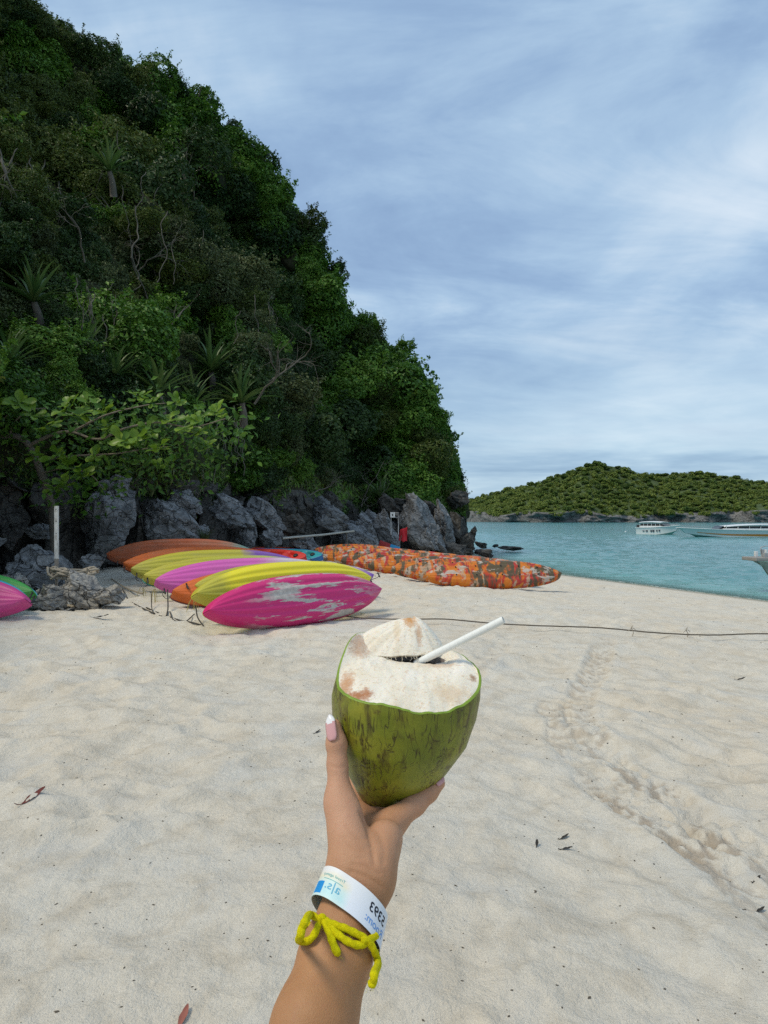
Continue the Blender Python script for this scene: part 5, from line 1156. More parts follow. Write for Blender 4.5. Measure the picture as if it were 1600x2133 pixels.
def rim_curve(th):
    z = np.zeros_like(th)
    for _ in range(30):
        r = husk_r(th, z); z = 0.5*z+0.5*(cut_z(r*np.cos(th)+np.interp(z, CEN_Z, CEN_X), r*np.sin(th))+jag(th))
    return z
def jag(th):
    # scalloped machete facets along the rim
    a = np.abs(np.sin(1.5*(th-0.15)))
    return -16*a**1.15+6+38*np.exp(-((((th-2.72+math.pi)%(2*math.pi))-math.pi)/0.46)**2)+2.2*vn2(th*7, 0*th, 3)+1.0*vn2(th*19, 0*th, 4)
def coco():
    n = 144; th = np.arange(n)*2*math.pi/n; zr = rim_curve(th); rows = []
    t = thing('coconut', 'green young coconut with its top cut open, held up in the hand', 'coconut', CO)
    vs = 1-np.linspace(0, 1, 56)**1.0
    for k in range(56):
        f = (k/55); fz = 1-(1-f)**1.0; z0 = -291+(zr+291)*(math.sin((f-0.5)*math.pi)*0.25+0.5+0.25*(2*f-1)); r = husk_r(th, z0)
        r = r*(1+0.010*vn3(np.cos(th)*2, np.sin(th)*2, z0/80, 5)+0.004*vn3(np.cos(th)*9, np.sin(th)*9, z0/30, 6))
        cx = np.interp(z0, CEN_Z, CEN_X); rows.append(np.stack([r*np.cos(th)+cx, r*np.sin(th), z0], -1))
    V = np.concatenate(rows)*CK
    me = mesh_np('husk', V, grid_faces(56, n, False, True)[:, ::-1])
    m, nt, b, o = new_mat('green_husk'); co = objco(nt); k = 1/0.07
    n1 = noise(nt, co, 16, 5, 0.6, 0.5); sv = noise(nt, mapping(nt, co, (95, 95, 14)), 1.0, 5, 0.65, 0.4); n2 = noise(nt, co, 45, 6, 0.7)
    c = ramp(nt, n1, [(0.3, (0.115, 0.145, 0.008)), (0.5, (0.205, 0.220, 0.013)), (0.7, (0.32, 0.29, 0.022))])
    c = mix(nt, ramp(nt, sv, [(0.52, 0.0), (0.66, 0.8)]), c, (0.060, 0.040, 0.008))
    pz = nn(nt, 'ShaderNodeSeparateXYZ', {0: co})
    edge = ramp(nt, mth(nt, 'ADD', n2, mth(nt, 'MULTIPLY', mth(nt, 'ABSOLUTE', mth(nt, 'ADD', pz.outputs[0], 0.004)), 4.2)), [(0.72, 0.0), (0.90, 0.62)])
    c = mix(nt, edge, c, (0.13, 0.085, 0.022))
    def scratch(sc, rot, sd, w, cut):
        v = noise(nt, mapping(nt, co, sc, (sd, sd*.3, 0), rot), 1.0, 2, 0.5, 0.25); ln = ramp(nt, mth(nt, 'ABSOLUTE', mth(nt, 'SUBTRACT', v, 0.5)), [(0.0, 1), (w, 0)])
        return mth(nt, 'MULTIPLY', ln, ramp(nt, noise(nt, mapping(nt, co, (1, 1, 1), (sd, 1, 2)), 42, 3, 0.6), [(cut, 0), (cut+0.06, 1)]))
    s1 = scratch((70, 70, 11), (0.15, 0.1, 0.2), 1.7, 0.016, 0.50)
    for a_ in (((60, 60, 16), (0.5, 0.4, 0.9), 4.1, 0.013, 0.54), ((90, 90, 18), (-0.5, -0.3, 0), 7.7, 0.016, 0.54), ((24, 90, 90), (0.2, 0.3, 0.4), 9.3, 0.012, 0.57), ((130, 130, 14), (0.02, 0.05, 0), 12.1, 0.03, 0.49)): s1 = mth(nt, 'MAXIMUM', s1, scratch(*a_))
    c = mix(nt, mth(nt, 'MULTIPLY', s1, 0.9), c, (0.030, 0.014, 0.004))
    blot = ramp(nt, noise(nt, co, 28, 7, 0.72, 0.3), [(0.57, 0.0), (0.66, 0.8)]); c = mix(nt, blot, c, (0.070, 0.030, 0.008))
    put(nt, b, base=c, rough=0.42, spec=0.45, nrm=bump(nt, mth(nt, 'SUBTRACT', mth(nt, 'ADD', mth(nt, 'MULTIPLY', sv, 0.5), mth(nt, 'MULTIPLY', n2, 0.3)), s1), 0.30, 0.0012))
    link('husk', me, t, m)
    # cut face: white pith from the rim in to the drinking hole
    hx, hy, hrx, hry = 26.0, 46.0, 62.0, 21.0
    R0 = np.stack([husk_r(th, zr)*np.cos(th)+np.interp(zr, CEN_Z, CEN_X), husk_r(th, zr)*np.sin(th), zr], -1)
    H = np.stack([hx+hrx*np.cos(th)*(1+.06*vn2(th*5, 0*th, 8)), hy+hry*np.sin(th)*(1+.1*vn2(th*6, 0*th, 9)), 0*th], -1); H[:, 2] = cut_z(H[:, 0], H[:, 1])+9
    inn = R0*np.array([0.965, 0.965, 1])+np.array([0, 0, 2.5])
    V, Fq = strip([R0*CK, (R0*np.array([.985, .985, 1])+np.array([0, 0, 2.6]))*CK, inn*CK]); V2 = V; link('rind_edge', mesh_np('rind_edge', V, np.concatenate([grid_faces(3, n, False, True)[:, ::-1]]), True, (plain('rind_green', (0.20, 0.30, 0.02), 0.5, 0.3, 60),)), t)
    rows = []; nr = 34
    for k in range(nr):
        f = k/(nr-1); p = inn+(H-inn)*f; bul = 9*math.sin(f*math.pi)*1.0
        z = cut_z(p[:, 0], p[:, 1])+bul+(inn[:, 2]-cut_z(inn[:, 0], inn[:, 1]))*(1-f)**3+9*f**6*0+1.3*vn2(p[:, 0]/9, p[:, 1]/22, 11)+2.0*vn2(p[:, 0]/36, p[:, 1]/36, 12)
        if k == 0: z = inn[:, 2]
        rows.append(np.stack([p[:, 0], p[:, 1], z], -1))
    link('cut_face', mesh_np('cut_face', np.concatenate(rows)*CK, grid_faces(nr, n, False, True)[:, ::-1], True, (pith_mat('pith', True),)), t)
    top = rows[-1]; w = [top, top*[1, 1, 1]+[0, 0, -5], top+[0, 0, -14]+(np.array([hx, hy, 0])-top)*[.04, .04, 0]]
    V = np.concatenate(w)*CK; link('hole_rim', mesh_np('hole_rim', V, grid_faces(3, n, False, True)[:, ::-1], True, (plain('shell_grey', (0.30, 0.25, 0.22), 0.5, 0.3, 60),)), t)
    w2 = [w[-1], w[-1]+[0, 0, -60]]; Vb = np.concatenate(w2+[[[hx, hy, w[-1][:, 2].min()-60]]])*CK
    Fb = grid_faces(2, n, False, True)[:, ::-1].tolist()+[[n+k, n+(k+1) % n, 2*n] for k in range(n)]
    link('cavity', mesh_np('cavity', Vb, Fb, True, (plain('cavity_brown', (0.10, 0.075, 0.055), 0.6, 0.3, 60),)), t)
    # the chopped cap, still hinged at the back left
    n2_ = 96; ta = np.arange(n2_)*2*math.pi/n2_; ca, sa = np.cos(ta), np.sin(ta)
    ox = np.where(ca < 0, -8+112*ca, -8+98*ca)+4*vn2(ta*4, 0*ta, 2); oy = np.where(sa < 0, 74+43*sa, 74+64*sa)+2*vn2(ta*6, 0*ta, 5)
    lip = np.clip(-sa, 0, 1)**0.6*sstep(ox, -78, 20)
    oz = cut_z(ox, oy)+5+9*lip+3*sstep(ox, 40, 80); ap = np.array([22.0, 92.0, 0]); rows = []
    for k in range(16):
        f = k/15; x, y = ox+(ap[0]-ox)*f, oy+(ap[1]-oy)*f
        z0 = oz+(cut_z(ap[0], ap[1])+6-oz)*f
        dome = 58*(1-(1-f)**1.75)*1.0; plat = 1-0.25*sstep(x, 20, 80)*(1-f)
        rdg = (2.6*vn2(ta*9, 0*ta+f*1.2, 21)+1.3*vn2(ta*23, 0*ta, 22))*(1-f)*min(1, f*6+.3)
        rows.append(np.stack([x, y, z0+dome*plat+rdg+5*(k > 0)*sstep(ox, 45, 90)], -1))
    under = []
    for f in (0.0, 0.06, 0.5, 0.98):
        x, y = ox+(ap[0]-ox)*f*.98, oy+(ap[1]-oy)*f*.98; under.append(np.stack([x, y, oz-5*(f > 0)+(cut_z(ap[0], ap[1])+18-oz)*f], -1))
    V = np.concatenate(under[::-1]+rows)*CK; link('cap', mesh_np('cap', V, grid_faces(20, n2_, False, True)[:, ::-1], True, (pith_mat('cap_pith', False),)), t)
    # torn fibres bridging the gap
    parts = []; r = np.random.default_rng(4)
    for k in range(26):
        a = r.uniform(-0.95, 0.55); i = int(((math.pi*1.5+a) % (2*math.pi))/(2*math.pi)*n2_); p = np.array([ox[i], oy[i], oz[i]-1]); l = r.uniform(4, 15)
        parts.append(tube_np(np.array([p+[0, 2, 1], p+[r.normal()*2, -1.5, -l*.5], p+[r.normal()*3, -2, -l]])*CK, np.array([.9, .7, .4])*CK*0.9, 4))
    V, Fl = join_np(parts); tag(link('fibres', mesh_np('fibres', V, Fl, True, (plain('fibre_white', (0.62, 0.55, 0.42), 0.8),)), t), kind='stuff')
    # straw
    a = np.array([46.0, 34, 17]); e0 = P(1049, 1291, 0.672)-CO; e0 = np.array(e0)/CK; ds = (e0-a)/np.linalg.norm(e0-a); a = a-ds*26
    pth = np.array([a+(e0-a)*k/12 for k in range(13)])*CK; Vo, Fo = tube_np(pth, 7.8*CK, 20, cap=False); Vi, Fi = tube_np(pth, 6.8*CK, 20, cap=False)
    nO = len(Vo); ring = [[12*20+k, 12*20+(k+1) % 20, nO+12*20+(k+1) % 20, nO+12*20+k] for k in range(20)]; ring2 = [[(k+1) % 20, k, nO+k, nO+(k+1) % 20] for k in range(20)]
    Fl = Fo+[[i+nO for i in f[::-1]] for f in Fi]+ring+ring2; me = mesh_np('straw', np.concatenate([Vo, Vi])-pth[0], Fl)
    me.set_sharp_from_angle(angle=math.radians(50)); m, nt, b, o = new_mat('white_paper_straw'); cs = objco(nt)
    wv = nn(nt, 'ShaderNodeTexWave', {'Vector': mapping(nt, cs, (1, 1, 1), (0, 0, 0), (0.4, 0.2, 0.5)), 'Scale': 38, 'Distortion': 0.2}).outputs[0]
    put(nt, b, base=mix(nt, ramp(nt, wv, [(0.0, 1), (0.06, 0)]), (0.80, 0.80, 0.76), (0.75, 0.75, 0.71)), rough=0.6, nrm=bump(nt, noise(nt, cs, 600, 3), 0.15, 0.0005)); me.materials.append(m)
    o = link('straw', me); o.location = CO+Vector(pth[0]); tag(o, 'white paper straw sticking out of the coconut to the right', 'straw')
    return t
def pith_mat(name, face):
    m, nt, b, o = new_mat(name); co = objco(nt); pz = nn(nt, 'ShaderNodeSeparateXYZ', {0: co})
    n1 = noise(nt, co, 30, 5, 0.6, 0.4); fib = noise(nt, mapping(nt, co, (260, 260, 420)), 1.0, 4, 0.6); dots = noise(nt, co, 520, 3, 0.75)
    c = ramp(nt, n1, [(0.3, (0.77, 0.67, 0.51)), (0.5, (0.83, 0.755, 0.625)), (0.7, (0.87, 0.81, 0.71))])
    c = mix(nt, ramp(nt, fib, [(0.54, 0.0), (0.70, 0.6)]), c, (0.60, 0.40, 0.25))
    c = mix(nt, ramp(nt, dots, [(0.60, 0.0), (0.70, 0.45)]), c, (0.55, 0.36, 0.22))
    xs = mth(nt, 'MULTIPLY', pz.outputs[0], 1/CK); ys = mth(nt, 'MULTIPLY', pz.outputs[1], 1/CK); nst = mth(nt, 'ADD', mth(nt, 'MULTIPLY', noise(nt, co, 60, 6, 0.75), 0.6), mth(nt, 'MULTIPLY', noise(nt, mapping(nt, co, (330, 330, 330)), 1.0, 5, 0.7), 0.4))
    def spot(x, y, rx, ry, amt, colr, c):
        dx = mth(nt, 'MULTIPLY', mth(nt, 'SUBTRACT', xs, x), 1/rx); dy = mth(nt, 'MULTIPLY', mth(nt, 'SUBTRACT', ys, y), 1/ry)
        d = mth(nt, 'SQRT', mth(nt, 'ADD', mth(nt, 'MULTIPLY', dx, dx), mth(nt, 'MULTIPLY', dy, dy)))
        f = ramp(nt, mth(nt, 'ADD', d, mth(nt, 'MULTIPLY', mth(nt, 'SUBTRACT', nst, 0.5), 3.6)), [(0.25, amt), (0.75, amt*0.55), (1.35, 0.0)])
        return mix(nt, f, c, colr)
    if face:      # bruised, oxidised places on the cut
        c = spot(-98, 42, 24, 32, 0.6, (0.46, 0.20, 0.08), c); c = spot(-118, -62, 18, 46, 0.75, (0.50, 0.20, 0.055), c); c = spot(-95, -108, 40, 20, 0.9, (0.40, 0.13, 0.03), c); c = spot(92, -82, 45, 26, 0.4, (0.58, 0.36, 0.17), c); c = spot(140, -28, 9, 14, 0.8, (0.30, 0.14, 0.06), c); c = spot(75, 18, 45, 16, 0.4, (0.45, 0.25, 0.15), c)
    else:
        c = spot(14, 84, 17, 20, 0.85, (0.55, 0.24, 0.05), c); c = spot(32, 62, 8, 22, 0.6, (0.45, 0.20, 0.06), c); c = spot(40, 98, 22, 10, 0.6, (0.62, 0.33, 0.10), c); c = spot(-14, 64, 9, 30, 0.35, (0.66, 0.44, 0.22), c)
    put(nt, b, base=c, rough=0.75, spec=0.25, sub=0.08, nrm=bump(nt, mth(nt, 'ADD', fib, mth(nt, 'MULTIPLY', dots, 0.4)), 0.5, 0.0015))
    b.inputs['Subsurface Radius'].default_value = (0.006, 0.004, 0.002); return m
coco()

# ------------------------------------------------------------------ the arm and hand: one continuous body grown from smooth-joined tapering limbs
def caps(p, a, b, ra, rb):
    a, b = np.asarray(a, np.float32), np.asarray(b, np.float32); ba = b-a; t = np.clip(((p-a)@ba)/(ba@ba), 0, 1)
    return np.linalg.norm(p-a-t[..., None]*ba, axis=-1)-(ra+(rb-ra)*t)
def smin(a, b, k):
    h = np.maximum(k-np.abs(a-b), 0)/k; return np.minimum(a, b)-h*h*k*0.25
def smax(a, b, k): return -smin(-a, -b, k)
q_ = lambda x, y, D: np.array(P(x, y, D))
WR = q_(748, 1843, .572); F1 = q_(699, 1992, .533); F2 = q_(655, 2133, .497); AX = (F2-WR)/np.linalg.norm(F2-WR)
ELB = WR+AX*0.255; SHO = np.array([-0.19, 0.10, 1.30])
LAT = np.cross(AX, WR-np.array([0, 0, CAMZ])); LAT /= np.linalg.norm(LAT); LAT = LAT*np.sign(LAT[0]); NRM = np.cross(LAT, AX); NRM = NRM*np.sign(-NRM[1])
def body_sdf(p):
    d = smin(caps(p, WR-LAT*.0085, WR+LAT*.0085, .0168, .0166), caps(p, WR-LAT*.0075, F1-LAT*.007, .0168, .0186), .010)
    d = smin(d, caps(p, WR+LAT*.0078, F1+LAT*.007, .0166, .0186), .010)
    d = smin(d, caps(p, F1-LAT*.007, F2-LAT*.007, .0186, .0212), .014); d = smin(d, caps(p, F1+LAT*.007, F2+LAT*.007, .0186, .0212), .014)
    d = smin(d, caps(p, F2, ELB, .0245, .034), .02); d = smin(d, caps(p, ELB, SHO, .034, .046), .02)
    # two tendons down the wrist
    for o_ in (-.002, .0055): d = smin(d, caps(p, WR+NRM*.0153+LAT*o_-AX*.004, F1+NRM*.0165+LAT*o_*1.1, .0024, .0020), .008)
    pal = smin(caps(p, q_(738, 1800, .583), q_(744, 1702, .662), .0130, .0118), caps(p, q_(752, 1800, .585), q_(772, 1706, .668), .0132, .0115), .012)
    pal = smin(pal, caps(p, q_(768, 1800, .585), q_(799, 1706, .663), .0132, .0115), .012)
    pal = smin(pal, caps(p, q_(782, 1808, .580), q_(817, 1716, .637), .0125, .0115), .012)
    pal = smin(pal, caps(p, q_(785, 1815, .575), q_(805, 1742, .605), .0130, .0125), .014)
    pal = smin(pal, caps(p, q_(722, 1806, .578), q_(707, 1668, .613), .0132, .0116), .014)
    pal = smin(pal, caps(p, q_(737, 1790, .579), q_(722, 1695, .604), .0140, .0130), .012)
    d = smin(d, pal, .014)
    th = smin(caps(p, q_(707, 1668, .613), q_(703, 1592, .627), .0116, .0086), caps(p, q_(703, 1592, .627), q_(701, 1548, .632), .0086, .0088), .006)
    th = smin(th, caps(p, q_(701, 1548, .632), q_(697, 1512, .635), .0087, .0062), .006); d = smin(d, th, .010)
    fs = []
    for ch in ([(742, 1702, .662, .0125), (748, 1650, .725, .0100), (742, 1560, .765, .0090), (745, 1500, .772, .0075)], [(772, 1706, .668, .0125), (790, 1655, .735, .0100), (800, 1560, .775, .0090), (806, 1485, .780, .0075)],
               [(800, 1706, .663, .0122), (838, 1660, .728, .0098), (868, 1580, .760, .0088), (882, 1510, .768, .0072)], [(816, 1714, .637, .0116), (864, 1676, .651, .0098), (893, 1651, .657, .0082), (915, 1632, .660, .0058)]):
        f = None
        for a, b in zip(ch[:-1], ch[1:]): c = caps(p, q_(*a[:3]), q_(*b[:3]), a[3], b[3]); f = c if f is None else smin(f, c, .005)
        fs.append(f)
    fi = fs[0]
    for f in fs[1:]: fi = smin(fi, f, .003)
    d = smin(d, fi, .009)
    return d
def surface_nets(lo, hi, h, fn):
    n = np.ceil((np.array(hi)-lo)/h).astype(int)+1; D = np.full(n, 1.0, np.float32); B = 12
    for i in range(0, n[0], B):
        for j in range(0, n[1], B):
            for k in range(0, n[2], B):
                c = np.array(lo)+h*(np.array([i, j, k])+B/2)
                if abs(fn_c := float(fn(c[None].astype(np.float32))[0])) > h*B*0.5*1.75+0.012: D[i:i+B, j:j+B, k:k+B] = np.sign(fn_c)*1.0; continue
                ii, jj, kk = [np.arange(a, min(a+B, m)) for a, m in zip((i, j, k), n)]; g = np.stack(np.meshgrid(ii, jj, kk, indexing='ij'), -1)
                D[i:i+B, j:j+B, k:k+B] = fn((np.array(lo)+h*g).astype(np.float32))
    ins = D < 0; c8 = sum(ins[dx:n[0]-1+dx, dy:n[1]-1+dy, dz:n[2]-1+dz].astype(np.int8) for dx in (0, 1) for dy in (0, 1) for dz in (0, 1))
    act = (c8 > 0) & (c8 < 8); ids = np.full(act.shape, -1, np.int64); cells = np.argwhere(act); ids[act] = np.arange(len(cells))
    acc = np.zeros((len(cells), 3)); cnt = np.zeros(len(cells)); corners = [(a, b, c) for a in (0, 1) for b in (0, 1) for c in (0, 1)]
    for ca in corners:
        for ax in range(3):
            if ca[ax]: continue
            cb = list(ca); cb[ax] = 1; da = D[tuple((cells+ca).T)]; db = D[tuple((cells+np.array(cb)).T)]; x = (da < 0) != (db < 0); t = np.where(x, da/(da-db+1e-12*(~x)+(da == db)*1e-9), 0); p = cells+np.array(ca, float); p[:, ax] += t
            acc[x] += p[x]; cnt[x] += 1
    V = np.array(lo)+h*acc/cnt[:, None]; Fs = []
    for ax in range(3):
        s = [slice(None)]*3; s2 = [slice(None)]*3; s[ax] = slice(0, -1); s2[ax] = slice(1, None); A, Bm = ins[tuple(s)], ins[tuple(s2)]; e = np.argwhere(A != Bm); o1, o2 = (ax+1) % 3, (ax+2) % 3
        ok = (e[:, o1] > 0) & (e[:, o2] > 0) & (e[:, o1] < act.shape[o1]) & (e[:, o2] < act.shape[o2]); e = e[ok]; d1 = np.eye(3, dtype=int)[o1]; d2 = np.eye(3, dtype=int)[o2]
        quad = np.stack([ids[tuple((e-d1-d2).T)], ids[tuple((e-d2).T)], ids[tuple(e.T)], ids[tuple((e-d1).T)]], -1); fl = ~A[tuple(e.T)]; quad[fl] = quad[fl][:, ::-1]; Fs.append(quad)
    return V, np.concatenate(Fs)
def crease(V):
    """skin folds of the palm and wrist, pressed in where their lines lie"""
    N = np.zeros_like(V); e = 0.0008
    for k in range(3):
        d = np.zeros(3); d[k] = e; N[:, k] = body_sdf((V+d).astype(np.float32))-body_sdf((V-d).astype(np.float32))
    N /= np.linalg.norm(N, axis=1)[:, None]+1e-9; o0 = np.array([0, 0, CAMZ]); R_ = V-o0; px = CX+F*R_[:, 0]/R_[:, 1]; py = HY-F*R_[:, 2]/R_[:, 1]; front = np.sum(N*R_, 1) < 0
    dsp = np.zeros(len(V))
    for pts, dep, w in (([(752, 1692), (764, 1722), (774, 1758), (780, 1800)], .0019, 4.0), ([(728, 1815), (752, 1822), (780, 1836), (800, 1850)], .0012, 3.2), ([(735, 1800), (762, 1806), (790, 1820)], .0009, 3.0), ([(722, 1720), (736, 1735), (750, 1745), (766, 1746)], .0009, 3.0), ([(716, 1745), (732, 1760), (752, 1768), (768, 1768)], .0009, 3.0), ([(718, 1775), (738, 1786), (760, 1788)], .0007, 3.0), ([(790, 1735), (800, 1765), (798, 1800)], .0009, 4.0), ([(690, 1596), (704, 1600), (718, 1596)], .0007, 3.0), ([(858, 1668), (866, 1684)], .0009, 3.5), ([(888, 1646), (897, 1660)], .0007, 3.0)):
        q = catmull(pts, 8); d2 = np.min((px[:, None]-q[None, :, 0])**2+(py[:, None]-q[None, :, 1])**2, axis=1) if True else 0
        dsp += dep*np.exp(-d2/(w*w))*front
    return V-N*dsp[:, None]
def skin_mat():
    m, nt, b, o = new_mat('tanned_skin'); co = worldco(nt); n1 = noise(nt, co, 22, 4, 0.6); n2 = noise(nt, co, 120, 4, 0.65); pore = voro(nt, co, 900, 'F1'); pz = nn(nt, 'ShaderNodeSeparateXYZ', {0: co})
    c = ramp(nt, n1, [(0.3, (0.37, 0.178, 0.076)), (0.55, (0.43, 0.215, 0.100)), (0.75, (0.47, 0.240, 0.122))])
    hand = ramp(nt, mth(nt, 'MULTIPLY', mth(nt, 'SUBTRACT', pz.outputs[2], 1.28), 6.0), [(0.0, 0.0), (0.45, 0.75)])      # palms are pinker than the tanned forearm
    c = mix(nt, hand, c, ramp(nt, n1, [(0.3, (0.50, 0.265, 0.165)), (0.7, (0.59, 0.325, 0.215))]))
    c = mix(nt, ramp(nt, n2, [(0.55, 0.0), (0.8, 0.35)]), c, (0.38, 0.16, 0.10))
    wr = noise(nt, mapping(nt, co, (60, 60, 210), (0, 0, 0), (0, 0.5, 0)), 1.0, 4, 0.6)
    put(nt, b, base=c, rough=0.56, spec=0.35, sub=0.10, nrm=bump(nt, mth(nt, 'ADD', mth(nt, 'MULTIPLY', pore, 0.35), mth(nt, 'ADD', mth(nt, 'MULTIPLY', n2, 0.5), mth(nt, 'MULTIPLY', wr, 0.7))), 0.42, 0.0014))
    b.inputs['Subsurface Radius'].default_value = (0.010, 0.004, 0.002); return m
def arm():
    lo = np.array([-0.262, 0.03, 1.06]); hi = np.array([0.085, 0.81, 1.47]); V, Fq = surface_nets(lo, hi, 0.0021, body_sdf); V = crease(V)
    me = mesh_np('arm', V-ELB, Fq); 
    t = thing('person', 'outstretched bare arm and hand holding up the coconut', 'person', ELB); o = link('arm', me, t, skin_mat())
    return t, V, Fq
PERSON, ARM_V, ARM_F = arm()
BVH = BVHTree.FromPolygons([Vector(v) for v in ARM_V], ARM_F.tolist())
EYE = Vector((0, 0, CAMZ))
def on_arm(px, py, off=0.0, fallback=None):
    """point of the arm's surface seen at a pixel, lifted off the skin by off"""
    d = (P(px, py, 1.0)-EYE).normalized(); h = BVH.ray_cast(EYE, d)
    if h[0] is None:
        near = BVH.find_nearest(EYE+d*(fallback or 0.55)); n = (EYE+d*(fallback or .55)-near[0]); return near[0]+n, n.normalized()
    return h[0]+h[1]*off, h[1]
def fingernail(cx, cy, ex, ey, w, name, mats, view=0.65):
    """almond nail from cuticle pixel (cx,cy) to tip pixel (ex,ey)"""
    a, na = on_arm(cx, cy, 0.0002); b0, nb = on_arm(cx*.35+ex*.65, cy*.35+ey*.65, 0.0003); d = (b0-a); L = d.length/0.65; d.normalize(); nrm = ((na+nb)*.5); nrm = (nrm-d*nrm.dot(d)).normalized(); s = d.cross(nrm)
    n, k = 15, 9; V = []
    for i in range(n):
        u = i/(n-1); ww = w*min(1, (math.sin(math.pi*min(.5, u*1.7+0.16))))*(1 if u < .55 else max(0.03, (1-((u-.55)/.47)**3.2)))
        for j in range(k):
            v = (j/(k-1))*2-1; V.append(np.array(a+d*(u*L)+s*(v*ww)+nrm*(0.0016*(1-v*v)*(w/.005)-0.0004+0.0006*math.sin(u*math.pi)-0.0008*u*u)))
    V = np.array(V); c = V.mean(0); me = mesh_np(name, V-np.array(ELB), grid_faces(n, k), True, mats); mi = np.zeros((n-1, k-1), int)
    for i in range(n-1):
        for j in range(k-1):
            if i/(n-1) > 0.60-0.10*abs((j-(k-2)/2)/((k-2)/2))**2*-1.0: mi[i, j] = 1
    me.polygons.foreach_set('material_index', mi.ravel().astype(np.int32)); o = link(name, me, PERSON); o.modifiers.new('thickness', 'SOLIDIFY').thickness = 0.0006; return o
M_NAIL = plain('nail_pink', (0.62, 0.33, 0.33), 0.18, 0.05, 40, bmp=0.0); M_NAILW = plain('nail_white_tip', (0.80, 0.78, 0.78), 0.18, 0.03, 40, bmp=0.0)
fingernail(693, 1543, 687, 1489, 0.0051, 'fingernail', (M_NAIL, M_NAILW))
fingernail(909, 1634, 924, 1620, 0.0032, 'fingernail', (M_NAIL, M_NAIL))

# ------------------------------------------------------------------ paper wristband with print
def wristband():
    a = np.array(WR)+AX*0.0205+LAT*0.001; e1 = (LAT*math.cos(0.27)+AX*math.sin(0.27)); e1 /= np.linalg.norm(e1); n_ax = AX-e1*np.dot(AX, e1); n_ax /= np.linalg.norm(n_ax); e2 = np.cross(n_ax, e1); e2 = e2*np.sign(np.dot(e2, NRM))
    ra, rb, hw = 0.0295, 0.0235, 0.0122
    tab = []
    for k in range(180):
        th = 2*math.pi*k/180; dr = e1*math.cos(th)+e2*math.sin(th); rr = []
        for v in (-1, -0.5, 0, 0.5, 1):
            cc = a+AX*(v*hw); h = BVH.ray_cast(Vector(cc+dr*0.07), Vector(-dr)); rr.append(float(np.dot(np.array(h[0])-cc, dr)) if h[0] is not None else 0.026)
        tab.append(max(max(rr)+0.0010, ra*rb/math.hypot(rb*math.cos(th), ra*math.sin(th))))
    tab = np.array(tab)
    for _ in range(14): tab = np.maximum(tab, 0)*0.5+0.25*(np.roll(tab, 1)+np.roll(tab, -1))
    tab = tab+0.0006
    def pt(th, v, off=0.0):
        """th: angle round the wrist (90 deg faces the eye), v: -1 (hand side) .. 1 (elbow side)"""
        r_t = np.interp((th % (2*math.pi))/(2*math.pi)*180, np.arange(181), np.append(tab, tab[0]))*(1+0.02*v)+off
        return a+(e1*math.cos(th)+e2*math.sin(th))*r_t+AX*(v*hw)
    n = 120; V = []
    for off in (0.0, 0.0004):
        for i in range(n):
            for v in np.linspace(-1, 1, 7): V.append(pt(2*math.pi*i/n, v, off))
    V = np.array(V); Fo = grid_faces(n, 7, True, False); Fl = (Fo+n*7).tolist()+Fo[:, ::-1].tolist()
    for i in range(n):
        j = (i+1) % n; Fl += [[i*7, j*7, n*7+j*7, n*7+i*7], [i*7+6, n*7+i*7+6, n*7+j*7+6, j*7+6]]
    m, nt, b, o = new_mat('printed_paper'); at = nn(nt, 'ShaderNodeAttribute', attribute_name='band_v').outputs['Fac']; au = nn(nt, 'ShaderNodeAttribute', attribute_name='band_u').outputs['Fac']
    nz = noise(nt, objco(nt), 60, 3); f = mth(nt, 'ADD', at, mth(nt, 'MULTIPLY', mth(nt, 'SUBTRACT', nz, 0.5), 0.35)); c = ramp(nt, f, [(0.12, (0.78, 0.77, 0.76)), (0.32, (0.78, 0.73, 0.56)), (0.50, (0.62, 0.76, 0.72)), (0.8, (0.50, 0.74, 0.76)), (1.0, (0.62, 0.78, 0.76))])
    c = mix(nt, ramp(nt, au, [(0.55, 1.0), (0.64, 0.0)]), c, mix(nt, f, (0.76, 0.77, 0.78), (0.70, 0.74, 0.82))); put(nt, b, base=c, rough=0.45)
    base = Vector(a); t = thing('wristband', 'white and aqua printed paper wristband round the wrist', 'wristband', base); me = mesh_np('band', V-np.array(a), Fl, True, (m,)); me.set_sharp_from_angle(angle=math.radians(50))
    vv = np.tile(np.linspace(0, 1, 7), 2*n); uu = np.tile(np.repeat(np.clip(np.array([((2*math.pi*i/n))/math.pi for i in range(n)]), 0, 1), 7), 2)
    for nm, d in (('band_v', vv), ('band_u', uu)): x = me.attributes.new(nm, 'FLOAT', 'POINT'); x.data.foreach_set('value', d.astype(np.float32))
    link('band', me, t)
    R = (ra+rb)/2
    def wrap(name, me0, th0, v0, col, off=0.00055, rough=0.5):
        # text reads for someone facing the wearer: upside down from here, so x runs against the angle
        P0 = np.array([v.co for v in me0.vertices]); W_ = np.array([pt(th0+x/R*1.0, v0-y/hw, off+max(0, z)) for x, y, z in P0])
        me1 = bpy.data.meshes.new(name); me1.from_pydata([tuple(w-np.array(a)) for w in W_], [], [list(p.vertices) for p in me0.polygons]); me1.update(); me1.materials.append(col); link(name, me1, t)
    def text(name, s, size, th0, v0, col, bold=0.0):
        cu = bpy.data.curves.new(name, 'FONT'); cu.body = s; cu.size = size; cu.align_x = 'CENTER'; cu.align_y = 'CENTER'; cu.offset = bold; cu.extrude = 0.00001; cu.resolution_u = 4
        ob = bpy.data.objects.new('tmp', cu); COL.objects.link(ob); bpy.context.view_layer.update(); me0 = bpy.data.meshes.new_from_object(ob.evaluated_get(bpy.context.evaluated_depsgraph_get())); bpy.data.objects.remove(ob); bpy.data.curves.remove(cu)
        wrap(name, me0, th0, v0, col); bpy.data.meshes.remove(me0)
